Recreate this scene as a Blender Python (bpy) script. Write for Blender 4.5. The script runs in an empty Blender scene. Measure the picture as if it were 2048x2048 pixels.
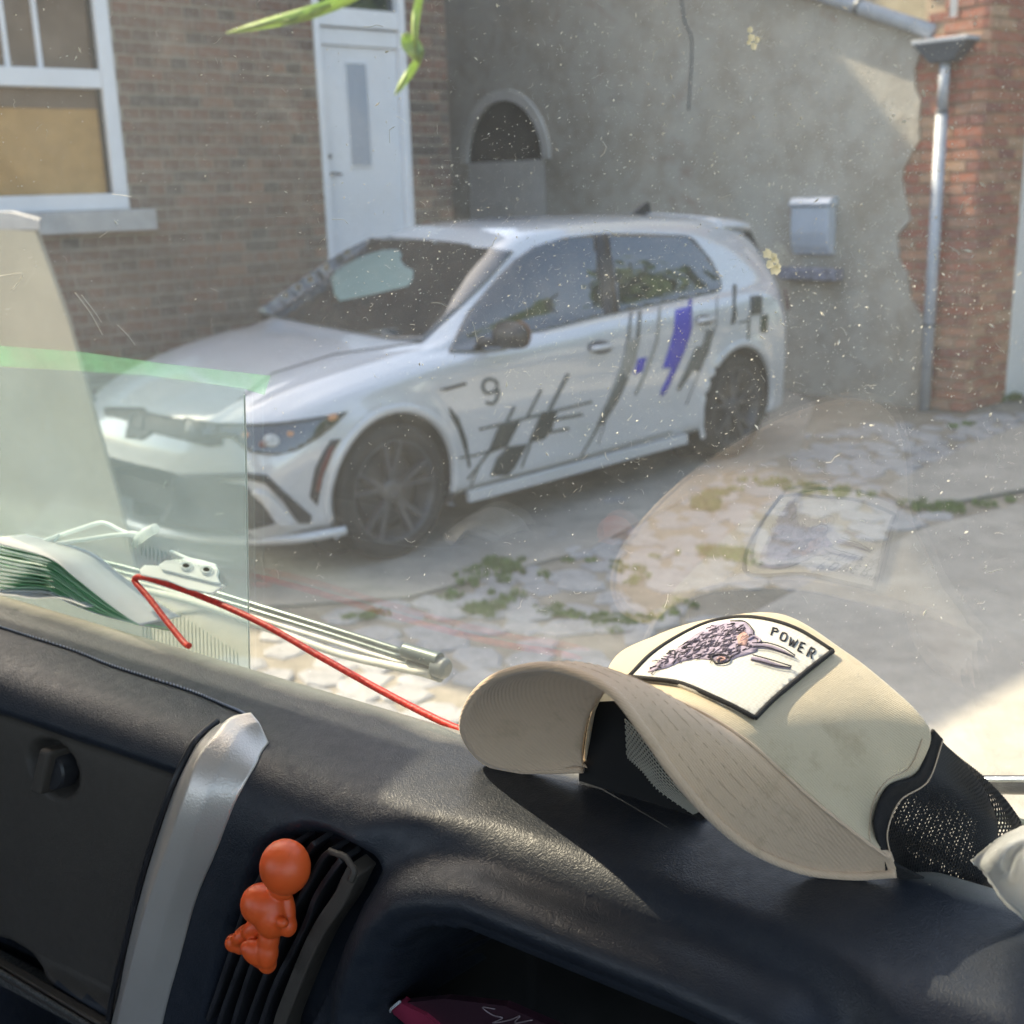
import bpy, bmesh, math, random
from mathutils import Vector, Matrix, Euler
from mathutils.bvhtree import BVHTree
import numpy as np
random.seed(4); rng = np.random.default_rng(4)
S = bpy.context.scene; COL = S.collection
# ------------------------------------------------------------------ camera
F = 2400.0                                    # focal length in pixels of a 2048 px wide picture
_g = Vector((266, 8846, F)).normalized()      # straight down as the lens sees it
_up = -_g; _f = Vector((0, 0, 1)); _f = (_f - _up*_f.dot(_up)).normalized(); _r = _f.cross(_up)
MC = Matrix((_r, _f, _up))                    # camera axes -> world
CAM = Vector((0, 0, 1.655))
cd = bpy.data.cameras.new('camera'); cam = bpy.data.objects.new('camera', cd); COL.objects.link(cam)
X, Y, Z = MC @ Vector((1, 0, 0)), MC @ Vector((0, -1, 0)), MC @ Vector((0, 0, -1))
cam.matrix_world = Matrix(((X.x, Y.x, Z.x, CAM.x), (X.y, Y.y, Z.y, CAM.y), (X.z, Y.z, Z.z, CAM.z), (0, 0, 0, 1)))
cd.sensor_width = 36; cd.lens = F/2048*36; cd.clip_start = 0.02; cd.clip_end = 400
cd.dof.use_dof = True; cd.dof.focus_distance = 0.55; cd.dof.aperture_fstop = 16
S.camera = cam
# ------------------------------------------------------------------ light
SUN_AZ, SUN_EL = 308.0, 46.0                  # compass degrees from +Y clockwise
w = bpy.data.worlds.new("World"); S.world = w; w.use_nodes = True
nt = w.node_tree; nt.nodes.clear()
sky = nt.nodes.new('ShaderNodeTexSky'); sky.sky_type = 'NISHITA'; sky.sun_disc = False
sky.sun_elevation = math.radians(SUN_EL); sky.sun_rotation = math.radians(SUN_AZ); sky.air_density = 1.0; sky.dust_density = 2.5
bg = nt.nodes.new('ShaderNodeBackground'); bg.inputs[1].default_value = 0.15
wo = nt.nodes.new('ShaderNodeOutputWorld'); nt.links.new(sky.outputs[0], bg.inputs[0]); nt.links.new(bg.outputs[0], wo.inputs[0])
sd = bpy.data.lights.new('sun', 'SUN'); sd.energy = 3.0; sd.angle = math.radians(0.55); sd.color = (1, .92, .78)
sun = bpy.data.objects.new('sun', sd); COL.objects.link(sun)
az, el = math.radians(SUN_AZ), math.radians(SUN_EL)
sdir = Vector((math.sin(az)*math.cos(el), math.cos(az)*math.cos(el), math.sin(el)))
sun.rotation_euler = sdir.to_track_quat('Z', 'Y').to_euler()
S.view_settings.view_transform = 'Standard'; S.view_settings.look = 'None'; S.view_settings.gamma = 1
S.view_settings.use_curve_mapping = False; S.view_settings.exposure = 2.12
S.view_settings.use_white_balance = True; S.view_settings.white_balance_temperature = 7600; S.view_settings.white_balance_tint = 10
S.cycles.max_bounces = 10; S.cycles.transparent_max_bounces = 24; S.cycles.glossy_bounces = 4; S.cycles.diffuse_bounces = 3
S.cycles.use_denoising = True; S.cycles.sample_clamp_indirect = 6
# ------------------------------------------------------------------ rays
def ray(x, y): 
    d = MC @ Vector((x-1024, y-1024, F)); return d/d.y
def ground(x, y, z=0.0):
    d = ray(x, y); return CAM + d*((z-CAM.z)/d.z)
def onplane(x, y, p, n):
    d = ray(x, y); return CAM + d*((p-CAM).dot(n)/d.dot(n))
_a = math.radians(54); UU = Vector((math.sin(_a), -math.cos(_a), 0)); VV = Vector((math.cos(_a), math.sin(_a), 0)); ZZ = Vector((0, 0, 1))
def van(u, v, h): return CAM + UU*u + VV*v - ZZ*h      # van frame: u across, v forward, h below the eye
def vray(x, y):
    d = ray(x, y); return d.dot(UU), d.dot(VV), d.z
def atv(x, y, v):
    q = vray(x, y); t = v/q[1]; return van(q[0]*t, v, -q[2]*t)
GA = math.radians(74.2); GOFF = 0.3952                 # windscreen plane: sin(GA) v - cos(GA) h = GOFF
def glass_v(h): return (GOFF + h*math.cos(GA))/math.sin(GA)
GN = (VV*math.sin(GA) + ZZ*math.cos(GA)).normalized()
GP = van(0, glass_v(.2), .2)
def onglass(x, y, off=0.0): return onplane(x, y, GP + GN*off, GN)
def uvh(p):
    q = p - CAM; return q.dot(UU), q.dot(VV), -q.z
# ------------------------------------------------------------------ materials
class M:
    def __init__(s, name):
        s.m = bpy.data.materials.new(name); s.m.use_nodes = True; s.t = s.m.node_tree
        s.p = s.t.nodes['Principled BSDF']; s.out = s.t.nodes['Material Output']
    def n(s, k, **kw):
        nd = s.t.nodes.new(k)
        for a, b in kw.items():
            if a in ('operation', 'blend_type', 'data_type', 'feature', 'wave_type', 'bands_direction', 'clamp', 'interpolation_type', 'noise_dimensions', 'distance'): setattr(nd, a, b)
            else: nd.inputs[a.replace('_', ' ')].default_value = b
        return nd
    def l(s, a, b): s.t.links.new(a, b)
    def co(s, k='Object'):
        if not hasattr(s, '_c'): s._c = s.t.nodes.new('ShaderNodeTexCoord')
        return s._c.outputs[k]
    def noise(s, scale, detail=4, rough=.55, co=None, dist=0):
        n = s.n('ShaderNodeTexNoise', Scale=scale, Detail=detail, Roughness=rough, Distortion=dist); s.l(co or s.co(), n.inputs['Vector']); return n.outputs[0]
    def ramp(s, fac, stops):
        r = s.t.nodes.new('ShaderNodeValToRGB'); s.l(fac, r.inputs[0]); e = r.color_ramp.elements
        while len(e) < len(stops): e.new(.5)
        for i, (p, c) in enumerate(stops):
            e[i].position = p; e[i].color = (c if len(c) == 4 else (*c, 1)) if hasattr(c, '__len__') else (c, c, c, 1)
        return r.outputs[0]
    def mix(s, f, a, b, mode='MIX'):
        n = s.t.nodes.new('ShaderNodeMix'); n.data_type = 'RGBA'; n.blend_type = mode
        for k, v in ((0, f), (6, a), (7, b)):
            if isinstance(v, (int, float)): n.inputs[k].default_value = v if k == 0 else (v, v, v, 1)
            elif isinstance(v, tuple): n.inputs[k].default_value = (*v, 1)
            else: s.l(v, n.inputs[k])
        return n.outputs[2]
    def math(s, op, a, b=0.0):
        n = s.t.nodes.new('ShaderNodeMath'); n.operation = op
        for k, v in ((0, a), (1, b)):
            if isinstance(v, (int, float)): n.inputs[k].default_value = v
            else: s.l(v, n.inputs[k])
        return n.outputs[0]
    def base(s, c):
        if isinstance(c, tuple): s.p.inputs['Base Color'].default_value = (*c, 1)
        else: s.l(c, s.p.inputs['Base Color'])
        return s
    def bump(s, h, strength=.3, dist=.01, prev=None):
        b = s.n('ShaderNodeBump', Strength=strength, Distance=dist); s.l(h, b.inputs['Height'])
        if prev: s.l(prev, b.inputs['Normal'])
        s.l(b.outputs[0], s.p.inputs['Normal']); return b.outputs[0]
    def set(s, **kw):
        for a, b in kw.items(): s.p.inputs[a.replace('_', ' ')].default_value = b
        return s
def simple(name, c, rough=.6, var=.12, scale=30, bump=0, bscale=200, bdist=.001, **kw):
    m = M(name); n = m.noise(scale)
    lo = tuple(x*(1-var) for x in c); hi = tuple(min(1, x*(1+var)) for x in c)
    m.base(m.ramp(n, [(.3, lo), (.7, hi)])); m.set(Roughness=rough, **kw)
    if bump: m.bump(m.noise(bscale, 3), bump, bdist)
    return m.m
# ------------------------------------------------------------------ mesh helpers
def tag(o, label=None, cat=None, group=None, kind=None):
    if label: o['label'] = label
    if cat: o['category'] = cat
    if group: o['group'] = group
    if kind: o['kind'] = kind
    return o
def root(name, loc, label, cat, group=None, rz=0):
    o = bpy.data.objects.new(name, None); COL.objects.link(o); o.empty_display_size = .1
    o.location = loc; o.rotation_euler = (0, 0, rz); o['_'] = 0; del o['_']
    tag(o, label, cat, group); ROOT[o.name] = Matrix.Translation(Vector(loc)) @ Matrix.Rotation(rz, 4, 'Z'); return o
ROOT = {}
def rootof(o):
    while o.parent: o = o.parent
    return o
def mesh(name, verts, faces, mat, parent=None, smooth=True, local=False, mats=None, fm=None):
    """verts in world space unless local"""
    me = bpy.data.meshes.new(name); verts = [Vector(v) for v in verts]
    if parent is not None:
        if not local:
            Mi = ROOT.get(rootof(parent).name, Matrix.Identity(4)).inverted(); verts = [Mi @ v for v in verts]
        org = Vector((0, 0, 0))
    elif not local:
        xs = [v.x for v in verts]; ys = [v.y for v in verts]; zs = [v.z for v in verts]
        org = Vector(((min(xs)+max(xs))/2, (min(ys)+max(ys))/2, min(zs))); verts = [v-org for v in verts]
    else: org = Vector((0, 0, 0))
    me.from_pydata(verts, [], faces)
    for mm in (mats or [mat]): me.materials.append(mm)
    if fm: me.polygons.foreach_set('material_index', fm)
    if smooth: me.polygons.foreach_set('use_smooth', [True]*len(me.polygons))
    me.update()
    o = bpy.data.objects.new(name, me); COL.objects.link(o); o.location = org
    if parent is not None: o.parent = parent
    else: ROOT[o.name] = Matrix.Translation(org)
    return o
def fixnormals(o):
    bm = bmesh.new(); bm.from_mesh(o.data); bmesh.ops.recalc_face_normals(bm, faces=bm.faces); bm.to_mesh(o.data); bm.free()
def sharp(o, ang=35): 
    me = o.data; bm = bmesh.new(); bm.from_mesh(me)
    for e in bm.edges:
        if len(e.link_faces) == 2 and e.calc_face_angle(0) > math.radians(ang): e.smooth = False
    bm.to_mesh(me); bm.free(); return o
def solid(o, t, off=-1):
    m = o.modifiers.new('thick', 'SOLIDIFY'); m.thickness = t; m.offset = off; return o
def subsurf(o, n=1):
    m = o.modifiers.new('sub', 'SUBSURF'); m.levels = n; m.render_levels = n; return o
def bevel(o, wd, n=2):
    m = o.modifiers.new('bevel', 'BEVEL'); m.width = wd; m.segments = n; m.limit_method = 'ANGLE'; return o
def boxvf(c, ax, ay, az):
    """box from centre and three half-axis vectors"""
    v = [c + ax*i + ay*j + az*k for i in (-1, 1) for j in (-1, 1) for k in (-1, 1)]
    f = [(0, 1, 3, 2), (4, 6, 7, 5), (0, 4, 5, 1), (2, 3, 7, 6), (0, 2, 6, 4), (1, 5, 7, 3)]
    return v, f
def box(name, c, ax, ay, az, mat, parent=None, bev=0):
    v, f = boxvf(c, ax, ay, az); o = mesh(name, v, f, mat, parent, smooth=False); fixnormals(o)
    if bev: bevel(o, bev)
    return o
def cr(p, n):
    """Catmull-Rom resample of a list of vectors/tuples to n points (uniform in control index)"""
    a = np.array([list(q) for q in p], float); m = len(a); P = np.vstack([2*a[0]-a[1], a, 2*a[-1]-a[-2]])
    t = np.linspace(0, m-1, n); i = np.minimum(t.astype(int), m-2); f = (t-i)[:, None]
    p0, p1, p2, p3 = P[i], P[i+1], P[i+2], P[i+3]
    return .5*((2*p1)+(-p0+p2)*f+(2*p0-5*p1+4*p2-p3)*f**2+(-p0+3*p1-3*p2+p3)*f**3)
def loft(rows, nu, nv):
    """rows: list of equal length point lists -> dense grid nv x nu"""
    R = [cr(r, nu) for r in rows]; G = np.zeros((nv, nu, 3))
    A = np.array(R)
    for j in range(nu): G[:, j] = cr(A[:, j], nv)
    return G
def gridfaces(nv, nu, wrap=False):
    return [(i*nu+j, i*nu+(j+1) % nu, (i+1)*nu+(j+1) % nu, (i+1)*nu+j) for i in range(nv-1) for j in range(nu if wrap else nu-1)]
def tubevf(pts, r, n=8, base=0, cap=True):
    P = [Vector(p) for p in pts]; V = []; Fc = []; rr = r if hasattr(r, '__len__') else [r]*len(P)
    up = Vector((0, 0, 1)); pn = None
    for i, p in enumerate(P):
        t = (P[min(i+1, len(P)-1)]-P[max(i-1, 0)]).normalized()
        if pn is None:
            pn = t.cross(up); 
            if pn.length < 1e-3: pn = t.cross(Vector((1, 0, 0)))
        pn = (pn - t*pn.dot(t)).normalized(); b = t.cross(pn)
        V += [p + (pn*math.cos(k*2*math.pi/n)+b*math.sin(k*2*math.pi/n))*rr[i] for k in range(n)]
    for i in range(len(P)-1):
        for k in range(n): Fc.append(tuple(base+x for x in (i*n+k, i*n+(k+1) % n, (i+1)*n+(k+1) % n, (i+1)*n+k)))
    if cap: Fc += [tuple(base+k for k in range(n))[::-1], tuple(base+(len(P)-1)*n+k for k in range(n))]
    return V, Fc
def tube(name, pts, r, mat, parent=None, n=8, dense=0):
    if dense: pts = [Vector(q) for q in cr(pts, dense)]
    v, f = tubevf(pts, r, n); return mesh(name, v, f, mat, parent)
def prism(name, poly, depth, mat, parent=None, smooth=False):
    """poly: world points in a plane, depth: vector"""
    n = len(poly); v = [Vector(p) for p in poly]+[Vector(p)+depth for p in poly]
    bm = bmesh.new(); vs = [bm.verts.new(p) for p in v]
    bm.faces.new(vs[:n][::-1]); bm.faces.new(vs[n:])
    for i in range(n): bm.faces.new((vs[i], vs[(i+1) % n], vs[n+(i+1) % n], vs[n+i]))
    bmesh.ops.recalc_face_normals(bm, faces=bm.faces); bmesh.ops.triangulate(bm, faces=[f for f in bm.faces if len(f.verts) > 4], ngon_method='EAR_CLIP')
    bm.verts.index_update(); vv = [x.co.copy() for x in bm.verts]; ff = [tuple(q.index for q in f.verts) for f in bm.faces]; bm.free()
    return mesh(name, vv, ff, mat, parent, smooth=smooth)
def inpoly(x, y, P):
    c = False; j = len(P)-1
    for i in range(len(P)):
        if (P[i][1] > y) != (P[j][1] > y) and x < (P[j][0]-P[i][0])*(y-P[i][1])/(P[j][1]-P[i][1])+P[i][0]: c = not c
        j = i
    return c
def sdf(pts, P):
    """signed distance of an (n,2) array to polygon, negative inside"""
    P = np.array(P, float); d = np.full(len(pts), 1e9); inside = np.zeros(len(pts), bool)
    for i in range(len(P)):
        a, b = P[i-1], P[i]; ab = b-a; t = np.clip(((pts-a)@ab)/(ab@ab+1e-18), 0, 1)
        d = np.minimum(d, np.linalg.norm(pts-(a+t[:, None]*ab), axis=1))
        c = (a[1] > pts[:, 1]) != (b[1] > pts[:, 1])
        with np.errstate(divide='ignore', invalid='ignore'):
            xi = (b[0]-a[0])*(pts[:, 1]-a[1])/(b[1]-a[1])+a[0]
        inside ^= c & (pts[:, 0] < xi)
    return np.where(inside, -d, d)
def sst(x, a, b):
    t = np.clip((x-a)/(b-a), 0, 1); return t*t*(3-2*t)
def gridpoly(poly, step):
    """fill a 2-D polygon with a regular mesh (verts 2-D, faces)"""
    bm = bmesh.new(); vs = [bm.verts.new((x, y, 0)) for x, y in poly]; f = bm.faces.new(vs)
    xs = [p[0] for p in poly]; ys = [p[1] for p in poly]
    x = min(xs)+step
    while x < max(xs):
        bmesh.ops.bisect_plane(bm, geom=bm.verts[:]+bm.edges[:]+bm.faces[:], plane_co=(x, 0, 0), plane_no=(1, 0, 0)); x += step
    y = min(ys)+step
    while y < max(ys):
        bmesh.ops.bisect_plane(bm, geom=bm.verts[:]+bm.edges[:]+bm.faces[:], plane_co=(0, y, 0), plane_no=(0, 1, 0)); y += step
    bmesh.ops.triangulate(bm, faces=[f for f in bm.faces if len(f.verts) > 4]); bm.verts.index_update()
    v = [(q.co.x, q.co.y) for q in bm.verts]; fc = [tuple(q.index for q in f.verts) for f in bm.faces]; bm.free(); return v, fc
def ribbon(pl, wd, taper=1.0):
    """2-D polyline -> polygon outline of width wd"""
    P = [Vector(p) for p in pl]; L = []; R = []
    for i, p in enumerate(P):
        t = (P[min(i+1, len(P)-1)]-P[max(0, i-1)]).normalized(); n = Vector((-t.y, t.x))*wd/2*(1-(1-taper)*i/(len(P)-1))
        L.append(tuple(p+n)); R.append(tuple(p-n))
    return L+R[::-1]
# ================================================================== materials
def brick_mat(name, cols, mort=None):
    m = M(name); oi = m.t.nodes.new('ShaderNodeObjectInfo'); g = m.t.nodes.new('ShaderNodeNewGeometry')
    r = m.math('FRACT', m.math('ADD', oi.outputs['Random'], g.outputs['Random Per Island']))
    c = m.ramp(r, [(i/(len(cols)-1), c) for i, c in enumerate(cols)])
    n = m.noise(28, 5); c2 = m.mix(m.ramp(n, [(.35, .0), (.75, .55)]), c, (.30, .27, .24))
    m.base(c2).set(Roughness=.9); m.bump(m.noise(120, 4), .6, .004); return m.m
MT = {}
MT['brick_house'] = brick_mat('brown_brick', [(.135, .065, .042), (.20, .088, .056), (.065, .05, .042), (.24, .12, .075), (.095, .058, .045), (.165, .08, .054)])
MT['brick_red'] = brick_mat('red_brick', [(.36, .10, .055), (.44, .145, .08), (.26, .085, .065), (.50, .20, .11), (.52, .32, .20), (.32, .10, .07)])
MT['mortar'] = simple('mortar', (.37, .33, .275), .95, .2, 14, .5, 150, .003)
MT['mortar_tan'] = simple('tan_mortar', (.42, .32, .22), .95, .25, 9, .6, 90, .004)
MT['white_paint'] = simple('white_paint', (.76, .77, .80), .35, .05, 3)
MT['sill_stone'] = simple('sill_stone', (.44, .43, .42), .8, .12, 12, .4, 120, .002)
def render_mat():
    m = M('cement_render'); n1 = m.noise(.9, 6, .65); n2 = m.noise(4.5, 6, .7); n3 = m.noise(40, 4)
    c = m.ramp(n1, [(.3, (.35, .30, .235)), (.48, (.47, .435, .375)), (.7, (.50, .485, .44))])
    c = m.mix(m.ramp(n2, [(.45, .0), (.72, .7)]), c, (.27, .225, .18))
    sp = m.t.nodes.new('ShaderNodeSeparateXYZ'); m.l(m.co('Generated'), sp.inputs[0])
    top = m.ramp(m.math('ADD', sp.outputs[2], m.math('MULTIPLY', n2, .2)), [(.72, 0.0), (.8, 1.0)])
    c = m.mix(m.math('MULTIPLY', top, .55), c, (.40, .43, .42))
    c = m.mix(m.ramp(m.noise(1.7, 5, .6, dist=.6), [(.6, .0), (.68, .55)]), c, (.27, .15, .12))
    m.base(c).set(Roughness=.95); m.bump(n3, .7, .006, m.bump(n2, .5, .02)); return m.m
MT['render'] = render_mat()
def concrete_mat(name, a, b, c, sc=1.0):
    m = M(name); co = m.t.nodes.new('ShaderNodeNewGeometry').outputs['Position']
    n1 = m.noise(1.6*sc, 6, .65, co); n2 = m.noise(9*sc, 6, .7, co); n3 = m.noise(70, 4, .6, co); n4 = m.noise(5.0, 3, .5, co)
    col = m.ramp(n1, [(.3, a), (.5, b), (.72, c)])
    col = m.mix(m.ramp(n2, [(.42, 0.0), (.75, .6)]), col, tuple(x*.55 for x in a))
    col = m.mix(m.ramp(n3, [(.55, 0.0), (.75, .4)]), col, tuple(min(1, x*1.5) for x in c))
    m.base(col).set(Roughness=.9); m.bump(n3, .6, .004, m.bump(n2, .5, .02)); return m.m
MT['ground'] = concrete_mat('earth_and_gravel', (.155, .14, .11), (.23, .205, .165), (.32, .285, .23))
MT['slab'] = concrete_mat('concrete', (.23, .21, .185), (.295, .275, .24), (.37, .345, .30), .6)
MT['stone'] = concrete_mat('paving_stone', (.225, .225, .23), (.30, .30, .30), (.37, .365, .355), 2.5)
MT['grass'] = simple('grass', (.11, .18, .045), .7, .5, 20)
MT['moss'] = simple('moss', (.08, .12, .035), .95, .6, 30, .8, 120, .01)
MT['zinc'] = simple('zinc', (.40, .43, .48), .6, .15, 8, .2, 40, .002, Metallic=.15)
MT['zinc_dark'] = simple('zinc_dark', (.10, .11, .125), .5, .15, 8, Metallic=.4)
MT['steel'] = simple('brushed_steel', (.66, .74, .86), .35, .06, 6, Metallic=.4)
MT['dark_metal'] = simple('dark_metal', (.03, .03, .035), .5, .2)
MT['black_plastic'] = simple('black_plastic', (.022, .022, .025), .45, .3, 50, .2, 500, .0005)
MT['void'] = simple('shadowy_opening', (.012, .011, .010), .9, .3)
MT['cream_wall'] = simple('cream_render', (.52, .46, .33), .9, .1, 5, .3, 60, .004)
MT['roof'] = simple('roof_tile', (.20, .08, .06), .8, .2, 10)
MT['board'] = simple('board', (.62, .60, .57), .8, .1, 5)
MT['blind'] = simple('ochre_blind', (.46, .27, .10), .8, .12, 14, .3, 120, .002)
MT['curtain'] = simple('brown_curtain', (.17, .12, .085), .8, .2, 8)
MT['concrete_post'] = simple('post_concrete', (.46, .41, .31), .9, .1, 4, .4, 80, .003)
MT['rubber'] = simple('rubber', (.012, .012, .013), .75, .3, 60, .3, 200, .002)
MT['rim'] = simple('dark_rim', (.05, .052, .06), .3, .2, 10)
MT['chrome'] = simple('chrome', (.75, .77, .8), .15, .03, 10, Metallic=1.0)
def paint():
    m = M('white_car_paint'); m.base(m.ramp(m.noise(1.5), [(.3, (.50, .515, .54)), (.7, (.55, .56, .58))])).set(Roughness=.30, Metallic=.0)
    m.p.inputs['Coat Weight'].default_value = 1; m.p.inputs['Coat Roughness'].default_value = .04; m.p.inputs['Coat IOR'].default_value = 1.9; return m.m
MT['paint'] = paint()
def carglass():
    m = M('car_window_glass'); m.base((.008, .016, .024)).set(Roughness=.02, IOR=2.1); return m.m
MT['carglass'] = carglass()
MT['vinyl_grey'] = simple('grey_vinyl', (.10, .11, .105), .4, .12, 8)
MT['vinyl_light'] = simple('light_grey_vinyl', (.27, .27, .25), .4, .1, 8)
MT['vinyl_black'] = simple('black_vinyl', (.03, .04, .04), .4, .1, 8)
MT['vinyl_blue'] = simple('blue_vinyl', (.02, .025, .42), .4, .08, 8)
MT['vinyl_green'] = simple('dark_green_vinyl', (.03, .05, .03), .4, .1, 8)
MT['reflector'] = simple('red_reflector', (.12, .02, .02), .3, .2)
MT['lens'] = simple('lamp_lens', (.45, .47, .46), .1, .2, 60)
MT['amber'] = simple('amber_lens', (.55, .26, .12), .2, .1)
MT['copper'] = simple('brown_orange', (.22, .10, .045), .5, .2)
MT['leaf'] = simple('leaf', (.30, .40, .12), .5, .3, 60)
MT['hedge'] = simple('hedge_leaf', (.045, .09, .025), .6, .5, 6)
MT['bark'] = simple('bark', (.10, .075, .05), .9, .3, 20, .6, 60, .01)
# ================================================================== ground
def sheet(name, pts, z, mat, kind='structure', parent=None):
    return mesh(name, [Vector((p[0], p[1], z)) for p in pts], [tuple(range(len(pts)))], mat, parent, smooth=False)
g = sheet('ground', [(-60, -60), (60, -60), (60, 60), (-60, 60)], 0, MT['ground']); tag(g, kind='structure')
def rough_slab(name, px, z0, h, mat, kids=None, jit=.0):
    pts = [ground(*p) for p in px]; poly = [Vector((p.x, p.y, z0)) for p in pts]
    o = prism(name, poly, Vector((0, 0, h)), mat); bevel(o, .006, 2); return tag(o, kind='structure')
# concrete apron under the car, sandy slab and smooth road beyond the broken paving
ap = [Vector((*p, .004)) for p in [(-6, 5.2), (-3.2, 3.9), (-1.35, 4.65), (-.45, 4.75), (.35, 5.35), (.85, 6.1), (1.25, 6.75), (1.8, 7.3), (2.3, 8.9), (2.2, 10.2), (-.3, 12.6), (-1.5, 12), (-7, 7)]]
o = prism('concrete_apron', ap, Vector((0, 0, .012)), MT['slab']); tag(o, kind='structure')
rough_slab('concrete_slab', [(1762, 985), (1930, 900), (2300, 760), (2900, 900), (2300, 1000), (2048, 985), (1900, 1012), (1810, 1018)], .004, .022, MT['slab'])
rough_slab('concrete_road', [(1500, 1235), (1640, 1160), (1850, 1060), (2048, 1010), (2700, 900), (5200, 1500), (4200, 2900), (2100, 2200), (1700, 1800), (1420, 1500)], .004, .012, MT['slab'])
# broken paving stones: irregular flat stones, each a part of the paving
paving = bpy.data.objects.new('broken_paving', None); COL.objects.link(paving); paving['kind'] = 'structure'
ROOT['broken_paving'] = Matrix.Identity(4)
ZONE = [(ground(*p).x, ground(*p).y) for p in [(560, 1250), (800, 1200), (930, 1120), (1060, 1060), (1240, 985), (1400, 935), (1560, 880), (1700, 850), (1830, 835), (2048, 826), (2300, 800), (2048, 890), (1900, 925), (1750, 985), (1800, 1015), (1900, 1030), (1700, 1130), (1500, 1230), (1400, 1450), (1650, 1800), (600, 2000), (200, 1500)]]
pool = []
for k in range(14):
    n = random.randint(5, 8); r = 1.0; vs = []
    for i in range(n):
        a = 2*math.pi*(i+random.uniform(-.25, .25))/n; q = r*random.uniform(.78, 1.15); vs.append((q*math.cos(a), q*math.sin(a)))
    V = [Vector((x, y, 0)) for x, y in vs]+[Vector((x, y, .010)) for x, y in vs]+[Vector((x*.84, y*.84, .0165+random.uniform(-.003, .002))) for x, y in vs]
    Fc = [(i, (i+1) % n, n+(i+1) % n, n+i) for i in range(n)]+[(n+i, n+(i+1) % n, 2*n+(i+1) % n, 2*n+i) for i in range(n)]+[tuple(range(2*n, 3*n))]
    me = bpy.data.meshes.new('paving_stone'); me.from_pydata(V, [], Fc); me.materials.append(MT['stone']); me.update(); pool.append(me)
stones = []; y = 2.2
cells = []
while y < 10:
    x = -3.5+random.uniform(0, .1)
    while x < 5:
        cells.append((x+random.uniform(-.03, .03), y+random.uniform(-.03, .03))); x += .185
    y += .155
pts = np.array(cells); sd_ = sdf(pts, ZONE)
cnt = 0; rest_v = []; rest_f = []
order = sorted([tuple(p) for p, d in zip(cells, sd_) if d < -.03], key=lambda p: p[0]**2+p[1]**2)
for (x, y) in order:
    if random.random() < .13: continue
    s = random.uniform(.09, .128); sy = random.uniform(.75, .95); a = random.uniform(0, 6.28)
    me = random.choice(pool); z = random.uniform(-.009, .000)
    if cnt < 300:
        o = bpy.data.objects.new('paving_stone', me); COL.objects.link(o); o.parent = paving; cnt += 1
        o.location = (x, y, z); o.scale = (s, s*sy, 1); o.rotation_euler = (random.uniform(-.03, .03), random.uniform(-.03, .03), a)
    else:
        b = len(rest_v); Mx = Matrix.Translation((x, y, z)) @ Matrix.Rotation(a, 4, 'Z') @ Matrix.Diagonal((s, s*sy, 1, 1))
        rest_v += [Mx @ v.co for v in me.vertices]; rest_f += [tuple(b+i for i in p.vertices) for p in me.polygons]
if rest_v: tag(mesh('paving_stone', rest_v, rest_f, MT['stone'], paving, smooth=False), kind='stuff')
# grass and weeds
def blades(cx, cy, r, n, hmin, hmax, V, Fc, z=.01):
    for i in range(n):
        a = random.uniform(0, 6.28); q = r*math.sqrt(random.random()); x = cx+q*math.cos(a); y = cy+q*math.sin(a)
        h = random.uniform(hmin, hmax); t = random.uniform(0, 6.28); wdt = random.uniform(.002, .005); ln = random.uniform(.1, .6)*h; d = random.uniform(0, 6.28)
        dx, dy = math.cos(t)*wdt, math.sin(t)*wdt; b = len(V)
        V += [Vector((x-dx, y-dy, z)), Vector((x+dx, y+dy, z)), Vector((x+dx*.7+math.cos(d)*ln*.4, y+dy*.7+math.sin(d)*ln*.4, z+h*.6)), Vector((x-dx*.7+math.cos(d)*ln*.4, y-dy*.7+math.sin(d)*ln*.4, z+h*.6)), Vector((x+math.cos(d)*ln, y+math.sin(d)*ln, z+h))]
        Fc += [(b, b+1, b+2, b+3), (b+3, b+2, b+4)]
V = []; Fc = []
def path(pxs, n, r, hm, dens=60):
    P = [ground(*p) for p in pxs]
    for k in range(n):
        i = random.randint(0, len(P)-2) if len(P) > 1 else 0
        c = P[i].lerp(P[i+1], random.random()) if len(P) > 1 else P[0]
        blades(c.x+random.gauss(0, r), c.y+random.gauss(0, r*.7), random.uniform(.01, .05), dens, .006, hm, V, Fc)
path([(1480, 965), (1560, 975), (1700, 990), (1800, 1010), (1900, 1030), (2040, 990)], 42, .08, .045, 55)
path([(1060, 1130), (980, 1175), (950, 1230)], 18, .09, .04, 50)
path([(930, 1160), (1010, 1120)], 16, .05, .035)
path([(1360, 1110), (1450, 1105), (1500, 1130)], 24, .04, .03)
path([(1100, 1220), (1180, 1245), (1260, 1260), (1380, 1215)], 40, .05, .02)
path([(700, 1240), (760, 1230)], 10, .03, .02); path([(980, 1440), (1080, 1400)], 8, .05, .02)
path([(1960, 805), (2100, 800)], 26, .05, .06); path([(1900, 860), (1930, 850)], 8, .03, .03)
path([(1400, 1000), (1470, 985)], 14, .03, .03)
path([(760, 1330), (840, 1345)], 8, .03, .02); path([(1200, 1130), (1300, 1160)], 12, .12, .02)
gobj = mesh('grass', V, Fc, MT['grass'], smooth=False); tag(gobj, 'short green grass growing between the broken paving stones', 'grass', kind='stuff')
def weed(px, r, n, h, label):
    V = []; Fc = []; c = ground(*px); blades(c.x, c.y, r, n, h*.5, h, V, Fc, .005); o = mesh('weed_tuft', V, Fc, MT['grass'], smooth=False)
    tag(o, label, 'weed', 'weed tufts in the paving')
weed((1412, 1018), .075, 900, .075, 'thickest round green weed tuft, on the edge of the concrete behind the cap')
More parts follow.
